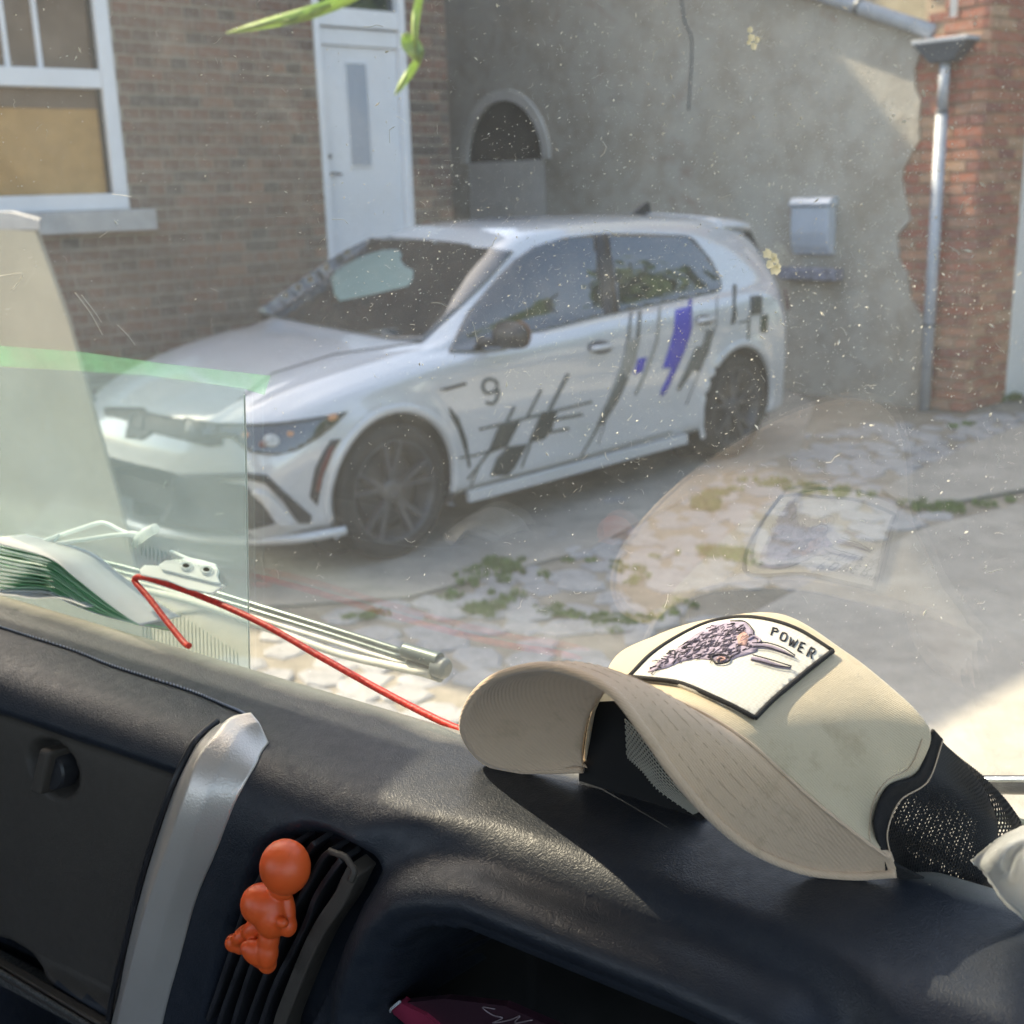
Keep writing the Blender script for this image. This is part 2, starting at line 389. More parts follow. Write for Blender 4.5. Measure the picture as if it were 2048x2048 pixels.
weed((955, 1225), .06, 420, .04, 'weed tuft in the stones right of the front wheel, lower of the two there')
weed((1010, 1140), .07, 420, .04, 'weed tuft in the stones right of the front wheel, upper of the two there')
# ================================================================== brick house
HD = Vector((.757, .654, 0)).normalized()           # along the front, to the right
HN = Vector((HD.y, -HD.x, 0))                       # out of the front
HC = Vector((-.38, 9.35, 0)); HL = 4.35; HH = 5.95; HO = HC - HD*HL
def bricks(wall, P0, D, N, L, z0, z1, holes, mat, bond='english', limit=300, zones=None, course=.0755, proud=.009):
    """brick courses on the plane P0 + D*s + Z*z; individuals where the camera sees them largest"""
    var = []
    def mk(Lb):
        me = bpy.data.meshes.new('brick'); hl, hh, hd = Lb/2, (course-.012)/2, proud
        j = lambda: random.uniform(-.0022, .0022)
        v = []
        for sx in (-1, 1):
            for sz in (-1, 1): v.append(Vector((sx*hl+j(), 0, sz*hh+j())))
        for sx in (-1, 1):
            for sz in (-1, 1): v.append(Vector((sx*(hl-.003)+j(), hd+j()*1.2, sz*(hh-.003)+j())))
        # x = along D, y = outwards
        f = [(4, 6, 7, 5), (0, 4, 5, 1), (2, 3, 7, 6), (0, 2, 6, 4), (1, 5, 7, 3)]
        me.from_pydata(v, [], f); me.materials.append(mat); me.update(); return me
    SL, SH = .223, .106
    vs = [mk(SL) for _ in range(5)]; vh = [mk(SH) for _ in range(5)]; vq = [mk(.05) for _ in range(2)]
    rotm = Matrix((D, N, Vector((0, 0, 1)))).transposed()
    items = []; k = int(z0/course)
    while (k+1)*course < z1:
        zc = (k+.5)*course
        if bond == 'english': L0, off = (SL+.011, 0) if k % 2 else (SH+.011, -.058)
        else: L0, off = SL+.011, (0 if k % 2 else -.117)
        s = off+L0/2+.004
        while s-L0/2 < L:
            a, b = max(s-L0/2, 0)+.005, min(s+L0/2, L)-.005
            if b-a > .03:
                if not any(h[0]-.005 < b and h[1]+.005 > a and h[2] < zc+course*.4 and h[3] > zc-course*.4 for h in holes):
                    if zones is None or zones((a+b)/2, zc): items.append(((a+b)/2, zc, b-a, L0))
                else:
                    for h in holes:
                        if h[2] < zc+course*.4 and h[3] > zc-course*.4:
                            if a < h[0]-.035 < b: items.append(((a+h[0]-.01)/2, zc, h[0]-.01-a, L0))
                            elif a < h[1]+.035 < b: items.append(((b+h[1]+.01)/2, zc, b-h[1]-.01, L0))
            s += L0
        k += 1
    def score(it):
        p = P0+D*it[0]+Vector((0, 0, it[1])); q = MC.transposed() @ (p-CAM)
        if q.z < .1: return 1e9
        x, y = 1024+F*q.x/q.z, 1024+F*q.y/q.z
        return q.z if (-30 < x < 2080 and -30 < y < 900) else 1e6+q.z
    items.sort(key=score); RV = []; RF = []; MR = ROOT[rootof(wall).name].inverted()
    for i, (s, zc, wd, L0) in enumerate(items):
        me = random.choice(vs if L0 > .2 else vh); w0 = SL if L0 > .2 else SH
        Mx = Matrix.Translation(P0+D*s+Vector((0, 0, zc))+N*random.uniform(-.002, .002)) @ rotm.to_4x4() @ Matrix.Diagonal((wd/w0, 1, 1, 1))
        if i < limit and score((s, zc)) < 1e6:
            o = bpy.data.objects.new('brick', me); COL.objects.link(o); o.parent = wall; o.matrix_local = MR @ Mx
        else:
            b = len(RV); RV += [Mx @ v.co for v in me.vertices]; RF += [tuple(b+q for q in p.vertices) for p in me.polygons]
    if RV: tag(mesh('brick', RV, RF, mat, wall, smooth=False), kind='stuff')
def hs(px, py):       # pixel -> (s, z) on the house front
    p = onplane(px, py, HC, HN); return (p-HO).dot(HD), p.z
def hp(s, z, d=0.0): return HO + HD*s + ZZ*z + HN*d
house = root('brick_house', HC, 'brown brick house front with white window and white door, behind the parked car', 'house')
win = [hs(-150, 5), hs(257, 400)]; s1 = hs(246, 300)[0]; zt_ = 3.45; zb_ = hs(250, 418)[1]
door_s0, door_s1 = hs(652, 450)[0], hs(828, 430)[0]; door_z1 = 3.3
HOLES = [(s1-1.25, s1, zb_, zt_), (door_s0, door_s1, .82, door_z1)]
back = Vector((-.83, .55, 0))
def wallprism(name, s0, s1_, z0, z1, mat, parent, th=.3):
    return prism(name, [hp(s0, z0), hp(s1_, z0), hp(s1_, z1), hp(s0, z1)], -HN*th, mat, parent)
# masonry core pieces round the openings
a0, a1, b0, b1 = HOLES[0][0], HOLES[0][1], door_s0, door_s1
core = [(0, a0, 0, HH), (a0, a1, 0, HOLES[0][2]), (a0, a1, HOLES[0][3], HH), (a1, b0, 0, HH), (b0, b1, 0, .82), (b0, b1, door_z1, HH), (b1, HL, 0, HH)]
V = []; Fc = []
for (p, q, r, t) in core:
    b = len(V); c = hp((p+q)/2, (r+t)/2, -.15); v, f = boxvf(c, HD*(q-p)/2, HN*.15, ZZ*(t-r)/2); V += v; Fc += [tuple(b+i for i in x) for x in f]
hw = mesh('wall', V, Fc, MT['mortar'], house, smooth=False); fixnormals(hw)
bricks(hw, HO, HD, HN, HL, 0, HH, HOLES, MT['brick_house'], 'english', 300)
# rest of the volume
hl = prism('side_wall', [HO, HO-HN*14, HO-HN*14+ZZ*HH, HO+ZZ*HH], HD*.3-HN*.0, MT['mortar'], house)
rw = prism('side_wall', [HC-HN*.02, HC-HN*14, HC-HN*14+ZZ*HH, HC-HN*.02+ZZ*HH], -HD*.3, MT['brick_house'], house)
rz = HH+2.6
e0, e1, e2, e3 = HO+ZZ*HH-HN*.02, HC+ZZ*HH-HN*.02, HC-HN*14+ZZ*HH, HO-HN*14+ZZ*HH
k0, k1 = HO+HD*3.3-HN*7+ZZ*rz, HC-HN*7+ZZ*rz
o = mesh('roof', [e0, e1, e2, e3, k0, k1], [(0, 1, 5, 4), (1, 2, 5), (2, 3, 4, 5), (3, 0, 4), (0, 3, 2, 1)], MT['roof'], house, smooth=False); fixnormals(o)
# window: outer frame, transom, glazing bars, panes, blinds, sill
wf = None
def bar(name, s0, s1_, z0, z1, d0, d1, mat, parent, bev=.004):
    return box(name, hp((s0+s1_)/2, (z0+z1)/2, (d0+d1)/2), HD*(s1_-s0)/2, HN*(d1-d0)/2, ZZ*(z1-z0)/2, mat, parent, bev)
wr = bar('window', a0+.005, a1-.005, zb_+.0, zb_+.095, -.10, .02, MT['white_paint'], house)        # bottom rail carries the rest
fr = .085
bar('frame', a1-.005-fr, a1-.005, zb_+.097, zt_-.005, -.10, .02, MT['white_paint'], wr)
bar('frame', a0+.005, a0+.005+fr, zb_+.097, zt_-.005, -.10, .02, MT['white_paint'], wr)
ztr = hs(100, 155)[1]; m_tr = .105
bar('transom', a0+fr+.007, a1-fr-.007, ztr-m_tr/2, ztr+m_tr/2, -.09, .012, MT['white_paint'], wr)
zin = zb_+.097
bar('pane', a0+fr+.007, a1-fr-.007, zin, ztr-m_tr/2-.002, -.075, -.065, MT['carglass'], wr, 0).data.materials[0] = MT['blind']
bar('pane', a0+fr+.007, a1-fr-.007, hs(100, 215)[1], ztr-m_tr/2-.002, -.062, -.058, MT['curtain'], wr, 0)
bar('pane', a0+fr+.007, a1-fr-.007, ztr+m_tr/2+.002, zt_-.005, -.075, -.065, MT['curtain'], wr, 0)
for px in (12, 78): 
    s = hs(px, 60)[0]; bar('glazing_bar', s-.013, s+.013, ztr+m_tr/2+.002, zt_-.005, -.064, -.03, MT['white_paint'], wr)
bar('gasket', a1-fr-.022, a1-fr-.0075, zin, zt_-.01, -.064, -.02, MT['black_plastic'], wr, 0)
s_sill = hs(303, 440)[0]
sill = bar('window_sill', a0-.05, s_sill, hs(250, 462)[1], zb_-.003, -.0, .085, MT['sill_stone'], wr, .008)
# door
dr = bar('door', door_s0+.055, door_s1-.055, .86, 2.62, -.09, -.045, MT['white_paint'], house, .003)
zd1 = hs(710, 60)[1]
for (s0_, s1_) in ((door_s0+.003, door_s0+.052), (door_s1-.052, door_s1-.003)): bar('door_frame', s0_, s1_, .85, door_z1-.003, -.12, .012, MT['white_paint'], dr)
bar('transom_bar', door_s0+.055, door_s1-.055, hs(715, 55)[1], hs(715, 18)[1], -.10, .005, MT['white_paint'], dr)
bar('fanlight', door_s0+.055, door_s1-.055, hs(715, 14)[1], door_z1-.003, -.07, -.06, MT['carglass'], dr, 0)
bar('door_head', door_s0+.055, door_s1-.055, 2.622, hs(715, 58)[1], -.10, -.02, MT['white_paint'], dr)
ga, gb = hs(697, 125), hs(748, 330)
bar('glazing_rim', ga[0]-.012, gb[0]+.012, gb[1]-.02, ga[1]+.02, -.044, -.036, MT['white_paint'], dr)
mfr = simple('frosted_glass', (.36, .40, .46), .5, .08, 60, .3, 200, .002)
bar('glass_panel', ga[0], gb[0], gb[1], ga[1], -.0345, -.030, mfr, dr, 0)
kh = hs(668, 347)
tube('handle', [hp(kh[0], kh[1], -.04), hp(kh[0], kh[1], .0), hp(kh[0]+.045, kh[1]-.005, .004), hp(kh[0]+.06, kh[1]-.01, .004)], .009, MT['dark_metal'], dr)
bar('lock', kh[0]-.015, kh[0]+.012, kh[1]+.10, kh[1]+.13, -.044, -.03, MT['dark_metal'], dr)
bar('doorstep', door_s0-.1, door_s1+.1, 0.0, .815, .012, .5, MT['sill_stone'], house, .01)
# ================================================================== rendered wall with brick end
PC = ground(1929, 827); WD = Vector((-.654, .757, 0)).normalized(); WN = Vector((-WD.y, WD.x, 0)); WN = WN if WN.y < 0 else -WN
E2 = Vector((.757, .654, 0)).normalized(); EN = Vector((E2.y, -E2.x, 0))
wallr = root('rendered_wall', PC, 'tall patchy grey rendered wall ending in a red brick corner, behind the car', 'wall')
def wp(s, z, d=0.0): return PC + WD*s + ZZ*z + WN*d
def ws(px, py):
    p = onplane(px, py, PC, WN); return (p-PC).dot(WD), p.z
def verge_z(s):       # top of the rendered part falls towards the brick corner
    return 0
gA, gB = ws(1680, -2), ws(1872, 62)
slope = (gA[1]-gB[1])/(gA[0]-gB[0])
WT = 5.6; Lw = 7.2
zt0 = gB[1]+.05
core = prism('wall', [wp(.322, 0, -.02), wp(Lw, 0, -.02), wp(Lw, gB[1]+slope*(Lw-gB[0]), -.02), wp(.5, gB[1]+slope*(.5-gB[0]), -.02), wp(.5, 3.9, -.02), wp(.322, 3.9, -.02)], -WN*.35, MT['mortar_tan'], wallr)
def wzone(s, z): return s < 1.05 and z < (3.85 if s < gB[0] else gB[1])
bricks(core, PC-WN*.02, WD, WN, 1.1, 0, 3.9, [], MT['brick_red'], 'stretcher', 150, wzone)
end = prism('end_wall', [PC-EN*.02+E2*.024, PC-EN*.02+E2*.62, PC-EN*.02+E2*.62+ZZ*3.9, PC-EN*.02+E2*.024+ZZ*3.9], -EN*.3, MT['mortar_tan'], wallr)
bricks(end, PC-EN*.02, E2, EN, .60, 0, 3.9, [], MT['brick_red'], 'stretcher', 150)
# render coat with a ragged edge where it has fallen off the bricks
edge = [(1852, 830), (1850, 640), (1822, 600), (1816, 545), (1800, 520), (1795, 470), (1822, 440), (1812, 395), (1806, 360), (1808, 335), (1822, 310), (1840, 280), (1838, 240), (1842, 200), (1832, 178), (1830, 140), (1842, 105), (1848, 62)]
poly = [ws(*p) for p in edge]; arch = []
outer = poly + [(gB[0]+.03, gB[1]-.02), (Lw, gB[1]-.02+slope*(Lw-gB[0])), (Lw, .0)]
# arch opening kept open: cut by a boundary slit through the bottom
aL, aR, aT = ws(938, 320), ws(1092, 318), ws(1015, 198)
cxa = (aL[0]+aR[0])/2; ra = abs(aL[0]-aR[0])/2; spr = aR[1]; ht = aT[1]-spr
archpts = [(cxa + ra*math.cos(t), spr + ht*math.sin(t)) for t in np.linspace(0, math.pi, 24)]
outer = poly + [(Lw, poly[-1][1]+slope*(Lw-poly[-1][0])), (Lw, .0), (cxa+ra, 0)] + archpts + [(cxa-ra, 0)]
coat = prism('render_coat', [wp(s, z, -.018) for s, z in outer], WN*.03, MT['render'], wallr)
# dark arch infill, ring and pale board
prism('arch_infill', [wp(s, z, -.016) for s, z in archpts+[(cxa-ra, 0), (cxa+ra, 0)]], WN*.003, simple('dark_infill', (.05, .045, .038), .9, .3, 6, .4, 60, .004), wallr)
def arcring(r0, r1, h0, h1):
    o = [(cxa+r1*math.cos(t), spr+h1*math.sin(t)) for t in np.linspace(0, math.pi, 28)]
    return o+[(cxa+r0*math.cos(t), spr+h0*math.sin(t)) for t in np.linspace(math.pi, 0, 28)]
prism('arch_ring', [wp(s, z, .013) for s, z in arcring(ra-.01, ra+.085, ht-.01, ht+.085)], WN*.03, MT['board'], wallr)
prism('board', [wp(cxa-ra+.01, 0, -.012), wp(cxa+ra-.01, 0, -.012), wp(cxa+ra-.01, spr, -.012), wp(cxa-ra+.01, spr, -.012)], WN*.02, MT['board'], wallr)
# jamb and pale building right of the brick corner
jp = ground(2011, 803)
sidewall = prism('white_door_jamb', [jp, jp+E2*1.2, jp+E2*1.2+ZZ*2.35, jp+ZZ*2.35], -EN*.18, MT['white_paint'])
tag(sidewall, 'plain white panel at the right edge, beside the red brick corner', 'door')
# wall crack / cable
cpts = [ws(1365, -5), ws(1372, 45), ws(1386, 78), ws(1384, 150), ws(1380, 220)]
tube('wall_cable', [wp(s, z, .018) for s, z in cpts], .008, MT['zinc_dark'], wallr, dense=20)
# gutter, hopper and downpipe
gut = root('rain_gutter', wp(gB[0], 0), 'grey zinc gutter with hopper and downpipe on the brick corner', 'gutter')
q0, q1 = wp(gB[0]-.02, gB[1]-.01, .07), wp(gB[0]+2.6, gB[1]-.01+slope*2.62, .07)
tube('gutter_pipe', [q0, q1], .05, MT['zinc'], gut, 14)
jn = ws(1730, 16); jz = wp(jn[0], gB[1]+slope*(jn[0]-gB[0]), .07); dd = (q1-q0).normalized()
tube('joint', [jz-dd*.02, jz+dd*.02], .055, MT['zinc_dark'], gut, 14)
def frustum(name, c0, c1, w0, w1, d0, d1, mat, parent):
    v = []
    for c, w_, d_ in ((c0, w0, d0), (c1, w1, d1)):
        for i, j in ((-1, -1), (1, -1), (1, 1), (-1, 1)): v.append(c+WD*i*w_+WN*j*d_)
    f = [(0, 3, 2, 1), (4, 5, 6, 7)]+[(i, (i+1) % 4, 4+(i+1) % 4, 4+i) for i in range(4)]
    o = mesh(name, v, f, mat, parent, smooth=False); fixnormals(o); bevel(o, .006); return o
hc = ws(1903, 98); hcen = wp(hc[0], hc[1], .085)
frustum('hopper', hcen+ZZ*.035, hcen-ZZ*.09, .20, .08, .08, .055, MT['zinc_dark'], gut)
box('hopper_rim', hcen+ZZ*.05, WD*.205, WN*.085, ZZ*.014, MT['zinc'], gut, .004)
pp = [(1902, 118), (1899, 170), (1893, 230), (1886, 330), (1878, 480), (1871, 640), (1866, 800)]
P = []
for q in pp:
    s, z = ws(*q); P.append((s, z))
s0 = sum(p[0] for p in P)/len(P)
tube('downpipe', [wp(s0, P[0][1], .075), wp(s0, ws(1895, 222)[1], .075)], .036, MT['zinc'], gut, 16)
tube('downpipe', [wp(s0, ws(1895, 226)[1], .075), wp(s0, .0, .075)], .041, MT['zinc'], gut, 16)
for py in (224, 648):
    z = ws(1880, py)[1]; tube('pipe_clip', [wp(s0, z-.008, .075), wp(s0, z+.008, .075)], .047, MT['zinc_dark'], gut, 16)
# mailbox and ledge
mb = root('mailbox', wp(*ws(1635, 510)), 'small blue grey steel mailbox fixed to the grey rendered wall', 'mailbox')
a, b = ws(1598, 395), ws(1674, 508); mw = abs(a[0]-b[0])/2; mc = ((a[0]+b[0])/2, (a[1]+b[1])/2)
def curvedbox(name, s, z0, z1, wd, prof, mat, parent):
    pts = [(d, z) for d, z in prof]; L = [wp(s-wd, z, .014+d) for d, z in pts]; o = prism(name, L, WD*2*wd, mat, parent); bevel(o, .003); return o
zb2, zt2 = b[1], a[1]; zl = ws(1600, 410)[1]
curvedbox('body', mc[0], 0, 0, mw*.93, [(0, zb2), (.05, zb2), (.085, zb2+.06), (.10, zb2+.16), (.10, zl-.01), (0, zl-.01)], MT['steel'], mb)
curvedbox('lid', mc[0], 0, 0, mw, [(0, zl-.002), (.115, zl-.002), (.115, zl+.012), (.09, zl+.05), (.05, zt2), (0, zt2)], MT['steel'], mb)
curvedbox('slot', mc[0], 0, 0, mw*.9, [(0, zl-.012), (.104, zl-.012), (.104, zl-.0025), (0, zl-.0025)], MT['dark_metal'], mb)
lg = [ws(1578, 533), ws(1690, 560)]
v, f = boxvf(wp((lg[0][0]+lg[1][0])/2, (lg[0][1]+lg[1][1])/2, .075), WD*(lg[0][0]-lg[1][0])/2, WN*.06, ZZ*.045)
led = mesh('stone_ledge', v, f, simple('slate_ledge', (.22, .23, .29), .6, .5, 18, .8, 40, .01), smooth=False); fixnormals(led); bevel(led, .012)
tag(led, 'rough dark stone ledge jutting from the wall just under the mailbox', 'ledge')
rh = root('shade_block', wp(8.5, 0, 1.5), 'unseen block added beyond the arch, its shade falls on the rendered wall', 'house')  # unseen block added to keep the sun off the rendered wall
box('wall', wp(8.6, 4.5, 1.3), WD*1.2, WN*2.1, ZZ*4.5, MT['mortar'], rh)  # body of the unseen shade block
prism('roof', [wp(7.3, 9.0, 3.5), wp(9.9, 9.0, 3.5), wp(8.6, 10.2, 3.5)], -WN*4.4, MT['roof'], rh)  # top of the unseen shade block
# sunlit buildings seen over the gutter
nb = root('neighbour_house', wp(1.3, 0, -1.6), 'cream sunlit house wall seen above the sloping gutter', 'house')
prism('wall', [wp(-.35, 0, -1.2), wp(6, 0, -1.2), wp(6, 6.4, -1.2), wp(-.35, 6.4, -1.2)], -WN*.3, MT['cream_wall'], nb)
q = wp(-.35, 6.4, -1.2); prism('roof', [q, wp(6, 6.4, -1.2), wp(6, 6.5, -4), wp(-.35, 6.5, -4)], ZZ*.15, MT['roof'], nb)
vp = ws(1915, 25); tube('vent_pipe', [wp(vp[0], vp[1]-.03, .05), wp(vp[0], vp[1]+.4, .05)], .026, MT['white_paint'], gut, 12)
# leaning concrete post in front of the house, left
pn = VV; pp0 = ground(230, 1330)
def pq(x, y): return onplane(x, y, pp0, Vector((.35, .94, 0)))
post = root('concrete_post', pp0, 'tall tapering beige concrete gatepost with a pale cap, at the left edge', 'post')
prism('shaft', [pq(-60, 455), pq(70, 462), pq(135, 640), pq(255, 1070), pq(330, 1400), pq(-30, 1400)], Vector((-.1, .3, 0)), MT['concrete_post'], post)
prism('cap', [pq(-60, 425), pq(20, 424), pq(78, 440), pq(80, 460), pq(-60, 458)], Vector((-.12, .34, 0)), MT['sill_stone'], post)
# ================================================================== hedge and trees behind the viewer (seen in the car's windows)
def crown(name, c, rx, ry, rz, n, s, mat, parent=None):
    V = []; Fc = []
    cl = [(random.gauss(0, .45), random.gauss(0, .45), random.gauss(0, .45)) for _ in range(26)]
    for i in range(n):
        q = random.choice(cl); p = Vector((q[0]+random.gauss(0, .16), q[1]+random.gauss(0, .16), q[2]+random.gauss(0, .16)))
        if p.length > 1: p = p.normalized()*random.uniform(.85, 1)
        p = Vector((c[0]+p.x*rx, c[1]+p.y*ry, c[2]+p.z*rz)); a = Vector((random.gauss(0, 1), random.gauss(0, 1), random.gauss(0, 1))).normalized(); b_ = a.orthogonal().normalized()*s*.5; a = a*s
        b = len(V); V += [p, p+a*.5+b_, p+a, p+a*.5-b_]; Fc.append((b, b+1, b+2, b+3))
    return mesh(name, V, Fc, mat, parent, smooth=False)
for k, (x, y, r) in enumerate([(9.0, 4.8, 1.9), (10.0, 8.0, 1.9), (9.5, 1.6, 1.8), (12.5, 11.0, 2.0), (13.0, 5.0, 2.0), (8.5, -2.0, 1.8)]):
    t = root('garden_tree', (x, y, 0), 'leafy green tree mirrored in the side windows of the white car', 'tree', 'trees mirrored in the car windows')
    tube('trunk', [(x, y, 0), (x+.05, y, 1.2), (x, y+.05, 2.6)], [.12, .09, .06], MT['bark'], t)
    crown('foliage', (x, y, 3.3), r*1.3, r*1.3, 2.7, 3200, .26, MT['hedge'], t)
# ================================================================== parked car
CY = math.radians(224.387); CF = Vector((math.cos(CY), math.sin(CY), 0)); CL = Vector((-CF.y, CF.x, 0)); CO = Vector((-1.1375, 5.917, 0.014))
def cw(x, y, z): return CO + CF*x + CL*y + ZZ*z
car = root('parked_car', CO, 'white hatchback with dark and blue stripe graphics and the number 9 on its door', 'car', rz=CY)
# body stations: X, bow, zb, ymax, zshoulder, yshoulder, zbelt, ybelt, zrail, yrail, zcentre
ST = [
 (-3.50, -.26, .45, .60, .60, .60, .66, .56, .70, .45, .72),
 (-3.48, -.27, .30, .80, .70, .79, .84, .74, .92, .60, .95),
 (-3.41, -.25, .22, .875, .80, .86, .98, .76, 1.08, .62, 1.12),
 (-3.31, -.20, .20, .895, .86, .87, 1.02, .78, 1.22, .59, 1.27),
 (-3.14, -.13, .20, .90, .90, .875, 1.03, .79, 1.335, .575, 1.385),
 (-2.86, -.05, .21, .90, .90, .88, 1.03, .80, 1.375, .585, 1.435),
 (-2.50, 0, .21, .895, .89, .88, 1.02, .80, 1.395, .595, 1.46),
 (-2.00, 0, .20, .89, .88, .88, 1.00, .80, 1.405, .60, 1.475),
 (-1.50, .02, .20, .89, .87, .88, .985, .80, 1.395, .60, 1.472),
 (-1.15, .06, .20, .89, .86, .88, .97, .795, 1.345, .60, 1.44),
 (-.95, .10, .20, .89, .86, .88, .96, .79, 1.235, .635, 1.345),
 (-.70, .14, .20, .89, .85, .88, .95, .785, 1.10, .69, 1.20),
 (-.45, .17, .20, .89, .845, .88, .93, .79, .995, .74, 1.06),
 (-.25, .18, .20, .89, .84, .88, .905, .80, .935, .74, .985),
 (.0, .18, .20, .895, .82, .88, .885, .80, .915, .70, .955),
 (.30, .20, .20, .89, .78, .865, .84, .77, .87, .66, .90),
 (.55, .24, .20, .87, .73, .83, .78, .74, .81, .62, .84),
 (.72, .28, .20, .84, .66, .80, .72, .71, .745, .59, .77),
 (.82, .30, .22, .81, .58, .78, .65, .70, .68, .56, .70),
 (.875, .32, .28, .76, .50, .72, .56, .64, .59, .52, .61),
 (.89, .33, .38, .60, .44, .58, .48, .52, .50, .40, .51)]
rows = []
for (Xs, bow, zb, ym, zs, ys, zbe, ybe, zr, yr, zc) in ST:
    sec = [(ym*.90, zb), (ym*.975, zb+.05), (ym*.985, zb+(zs-zb)*.25), (ym, zb+(zs-zb)*.55), (ym*.998, zb+(zs-zb)*.8), (ys, zs), ((ys+ybe)/2+.008, (zs+zbe)/2+.008), (ybe, zbe),
           (ybe*.62+yr*.38+.008, zbe*.6+zr*.4), (ybe*.28+yr*.72+.012, zbe*.26+zr*.74), (yr, zr), (yr*.86, zr*.45+zc*.55), (yr*.5, zr*.12+zc*.88), (0, zc)]
    rows.append([(Xs-bow*(y/.9)**2.6 if True else Xs, y, z) for y, z in sec])
NU, NV = 100, 240
G = loft(rows, NU, NV)
# wheel arches
AR = .358; WCX = (0.0, -2.655); WCZ = .335
Pf = G.reshape(-1, 3); keep = np.ones(len(Pf), bool)
for wx in WCX:
    dx, dz = Pf[:, 0]-wx, Pf[:, 2]-WCZ; d = np.hypot(dx, dz); low = (Pf[:, 1] > .55) & (Pf[:, 2] < .75)
    near = low & (np.abs(d-AR) < .0115); k = AR/np.maximum(d, 1e-6)
    Pf[near, 0] = wx+dx[near]*k[near]; Pf[near, 2] = WCZ+dz[near]*k[near]
    fl = low & (d >= AR-.012) & (d < AR+.10)          # swollen arch lip
    Pf[fl, 1] += .016*(1-np.clip((d[fl]-AR)/.10, 0, 1))**1.5
    keep &= ~(low & (d < AR-.0105))
fcs = []
for i in range(NV-1):
    for j in range(NU-1):
        q = (i*NU+j, i*NU+j+1, (i+1)*NU+j+1, (i+1)*NU+j)
        if sum(keep[k] for k in q) == 4: fcs.append(q)
n0 = len(Pf); Vb = [Vector(p) for p in Pf]+[Vector((p[0], -p[1], p[2])) for p in Pf]
fb = fcs+[tuple(n0+k for k in q[::-1]) for q in fcs]
bm = bmesh.new(); vs = [bm.verts.new(v) for v in Vb]
for q in fb:
    try: bm.faces.new([vs[k] for k in q])
    except ValueError: pass
bmesh.ops.remove_doubles(bm, verts=bm.verts, dist=.0006)
bmesh.ops.delete(bm, geom=[v for v in bm.verts if not v.link_faces], context='VERTS')
bmesh.ops.smooth_vert(bm, verts=[v for v in bm.verts if not v.is_boundary], factor=.5, use_axis_x=True, use_axis_y=True, use_axis_z=True)
bmesh.ops.recalc_face_normals(bm, faces=bm.faces)
bm.verts.index_update(); bv = [v.co.copy() for v in bm.verts]; bf = [tuple(v.index for v in f.verts) for f in bm.faces]; bm.free()
body = mesh('body', bv, bf, MT['paint'], car, local=True)
BVH = BVHTree.FromPolygons([cw(*v) for v in bv], bf)
def hit(px, py):
    d = ray(px, py).normalized(); r = BVH.ray_cast(CAM, d)
    if r[0] is None: 
        return None
    n = r[1]; n = n if n.dot(d) < 0 else -n
    return r[0], n
def decal(name, outline, off, mat, parent=None, step=9, thick=.0025, mirror=False):
    v2, f2 = gridpoly(outline, step); V = []; last = None; H = [hit(*p) for p in v2]
    good = [(v2[i], h) for i, h in enumerate(H) if h]
    if not good: print('decal misses', name); return None
    for i, p in enumerate(v2):
        h = H[i]
        if h is None:
            j = min(good, key=lambda gq: (gq[0][0]-p[0])**2+(gq[0][1]-p[1])**2); q, n = j[1]; q = onplane(p[0], p[1], q, (CAM-q).normalized()); h = (q, n)
        V.append(h[0]+h[1]*off)
    o = mesh(name, V, f2, mat, parent or car)
    # make it face the viewer, give it thickness
    me = o.data; c = sum((V[i] for i in f2[0]), Vector())/len(f2[0]); nn = (V[f2[0][1]]-V[f2[0][0]]).cross(V[f2[0][2]]-V[f2[0][1]])
    if nn.dot(CAM-c) < 0: me.flip_normals()
    if thick: solid(o, thick)
    if mirror:
        m2 = me.copy(); 
        for vv in m2.vertices: vv.co.y = -vv.co.y
        m2.flip_normals(); o2 = bpy.data.objects.new(name, m2); COL.objects.link(o2); o2.parent = o.parent
        if thick: solid(o2, thick)
    return o
c3 = lambda L: [(400+x/2.611, 380+y/2.611) for x, y in L]
c4 = lambda L: [(950+x/2.611, 380+y/2.611) for x, y in L]
# glazing
decal('windscreen', c3([(300, 640), (540, 470), (715, 350), (885, 262), (1000, 250), (1300, 278), (1635, 325), (1500, 480), (1330, 640), (1160, 795), (1000, 782), (600, 710), (360, 662)]), .011, MT['carglass'], step=8)
fwin = [(896, 706), (902, 690), (936, 625), (997, 552), (1027, 522), (1065, 495), (1122, 478), (1186, 470), (1206, 632), (1103, 658), (1038, 671), (1012, 700), (951, 706)]
rwin = [(1214, 468), (1295, 469), (1371, 472), (1387, 480), (1421, 522), (1440, 560), (1441, 579), (1436, 584), (1333, 606), (1236, 626)]
decal('side_window', fwin, .010, MT['carglass'], step=7, mirror=True)
decal('side_window', rwin, .010, MT['carglass'], step=7, mirror=True)
decal('door_pillar', [(1187, 470), (1213, 468), (1235, 627), (1207, 632)], .011, MT['black_plastic'], step=16, mirror=True)
decal('sky_reflection', c3([(690, 470), (702, 430), (860, 352), (960, 322), (1040, 320), (1060, 345), (1050, 375), (1080, 410), (1120, 428), (1115, 480), (1090, 512), (900, 556), (735, 590), (708, 560)]), .013, simple('teal_sky_tone', (.17, .25, .235), .5, .08, 9), thick=.001)  # sky reflection in the windscreen, painted as a flat teal decal
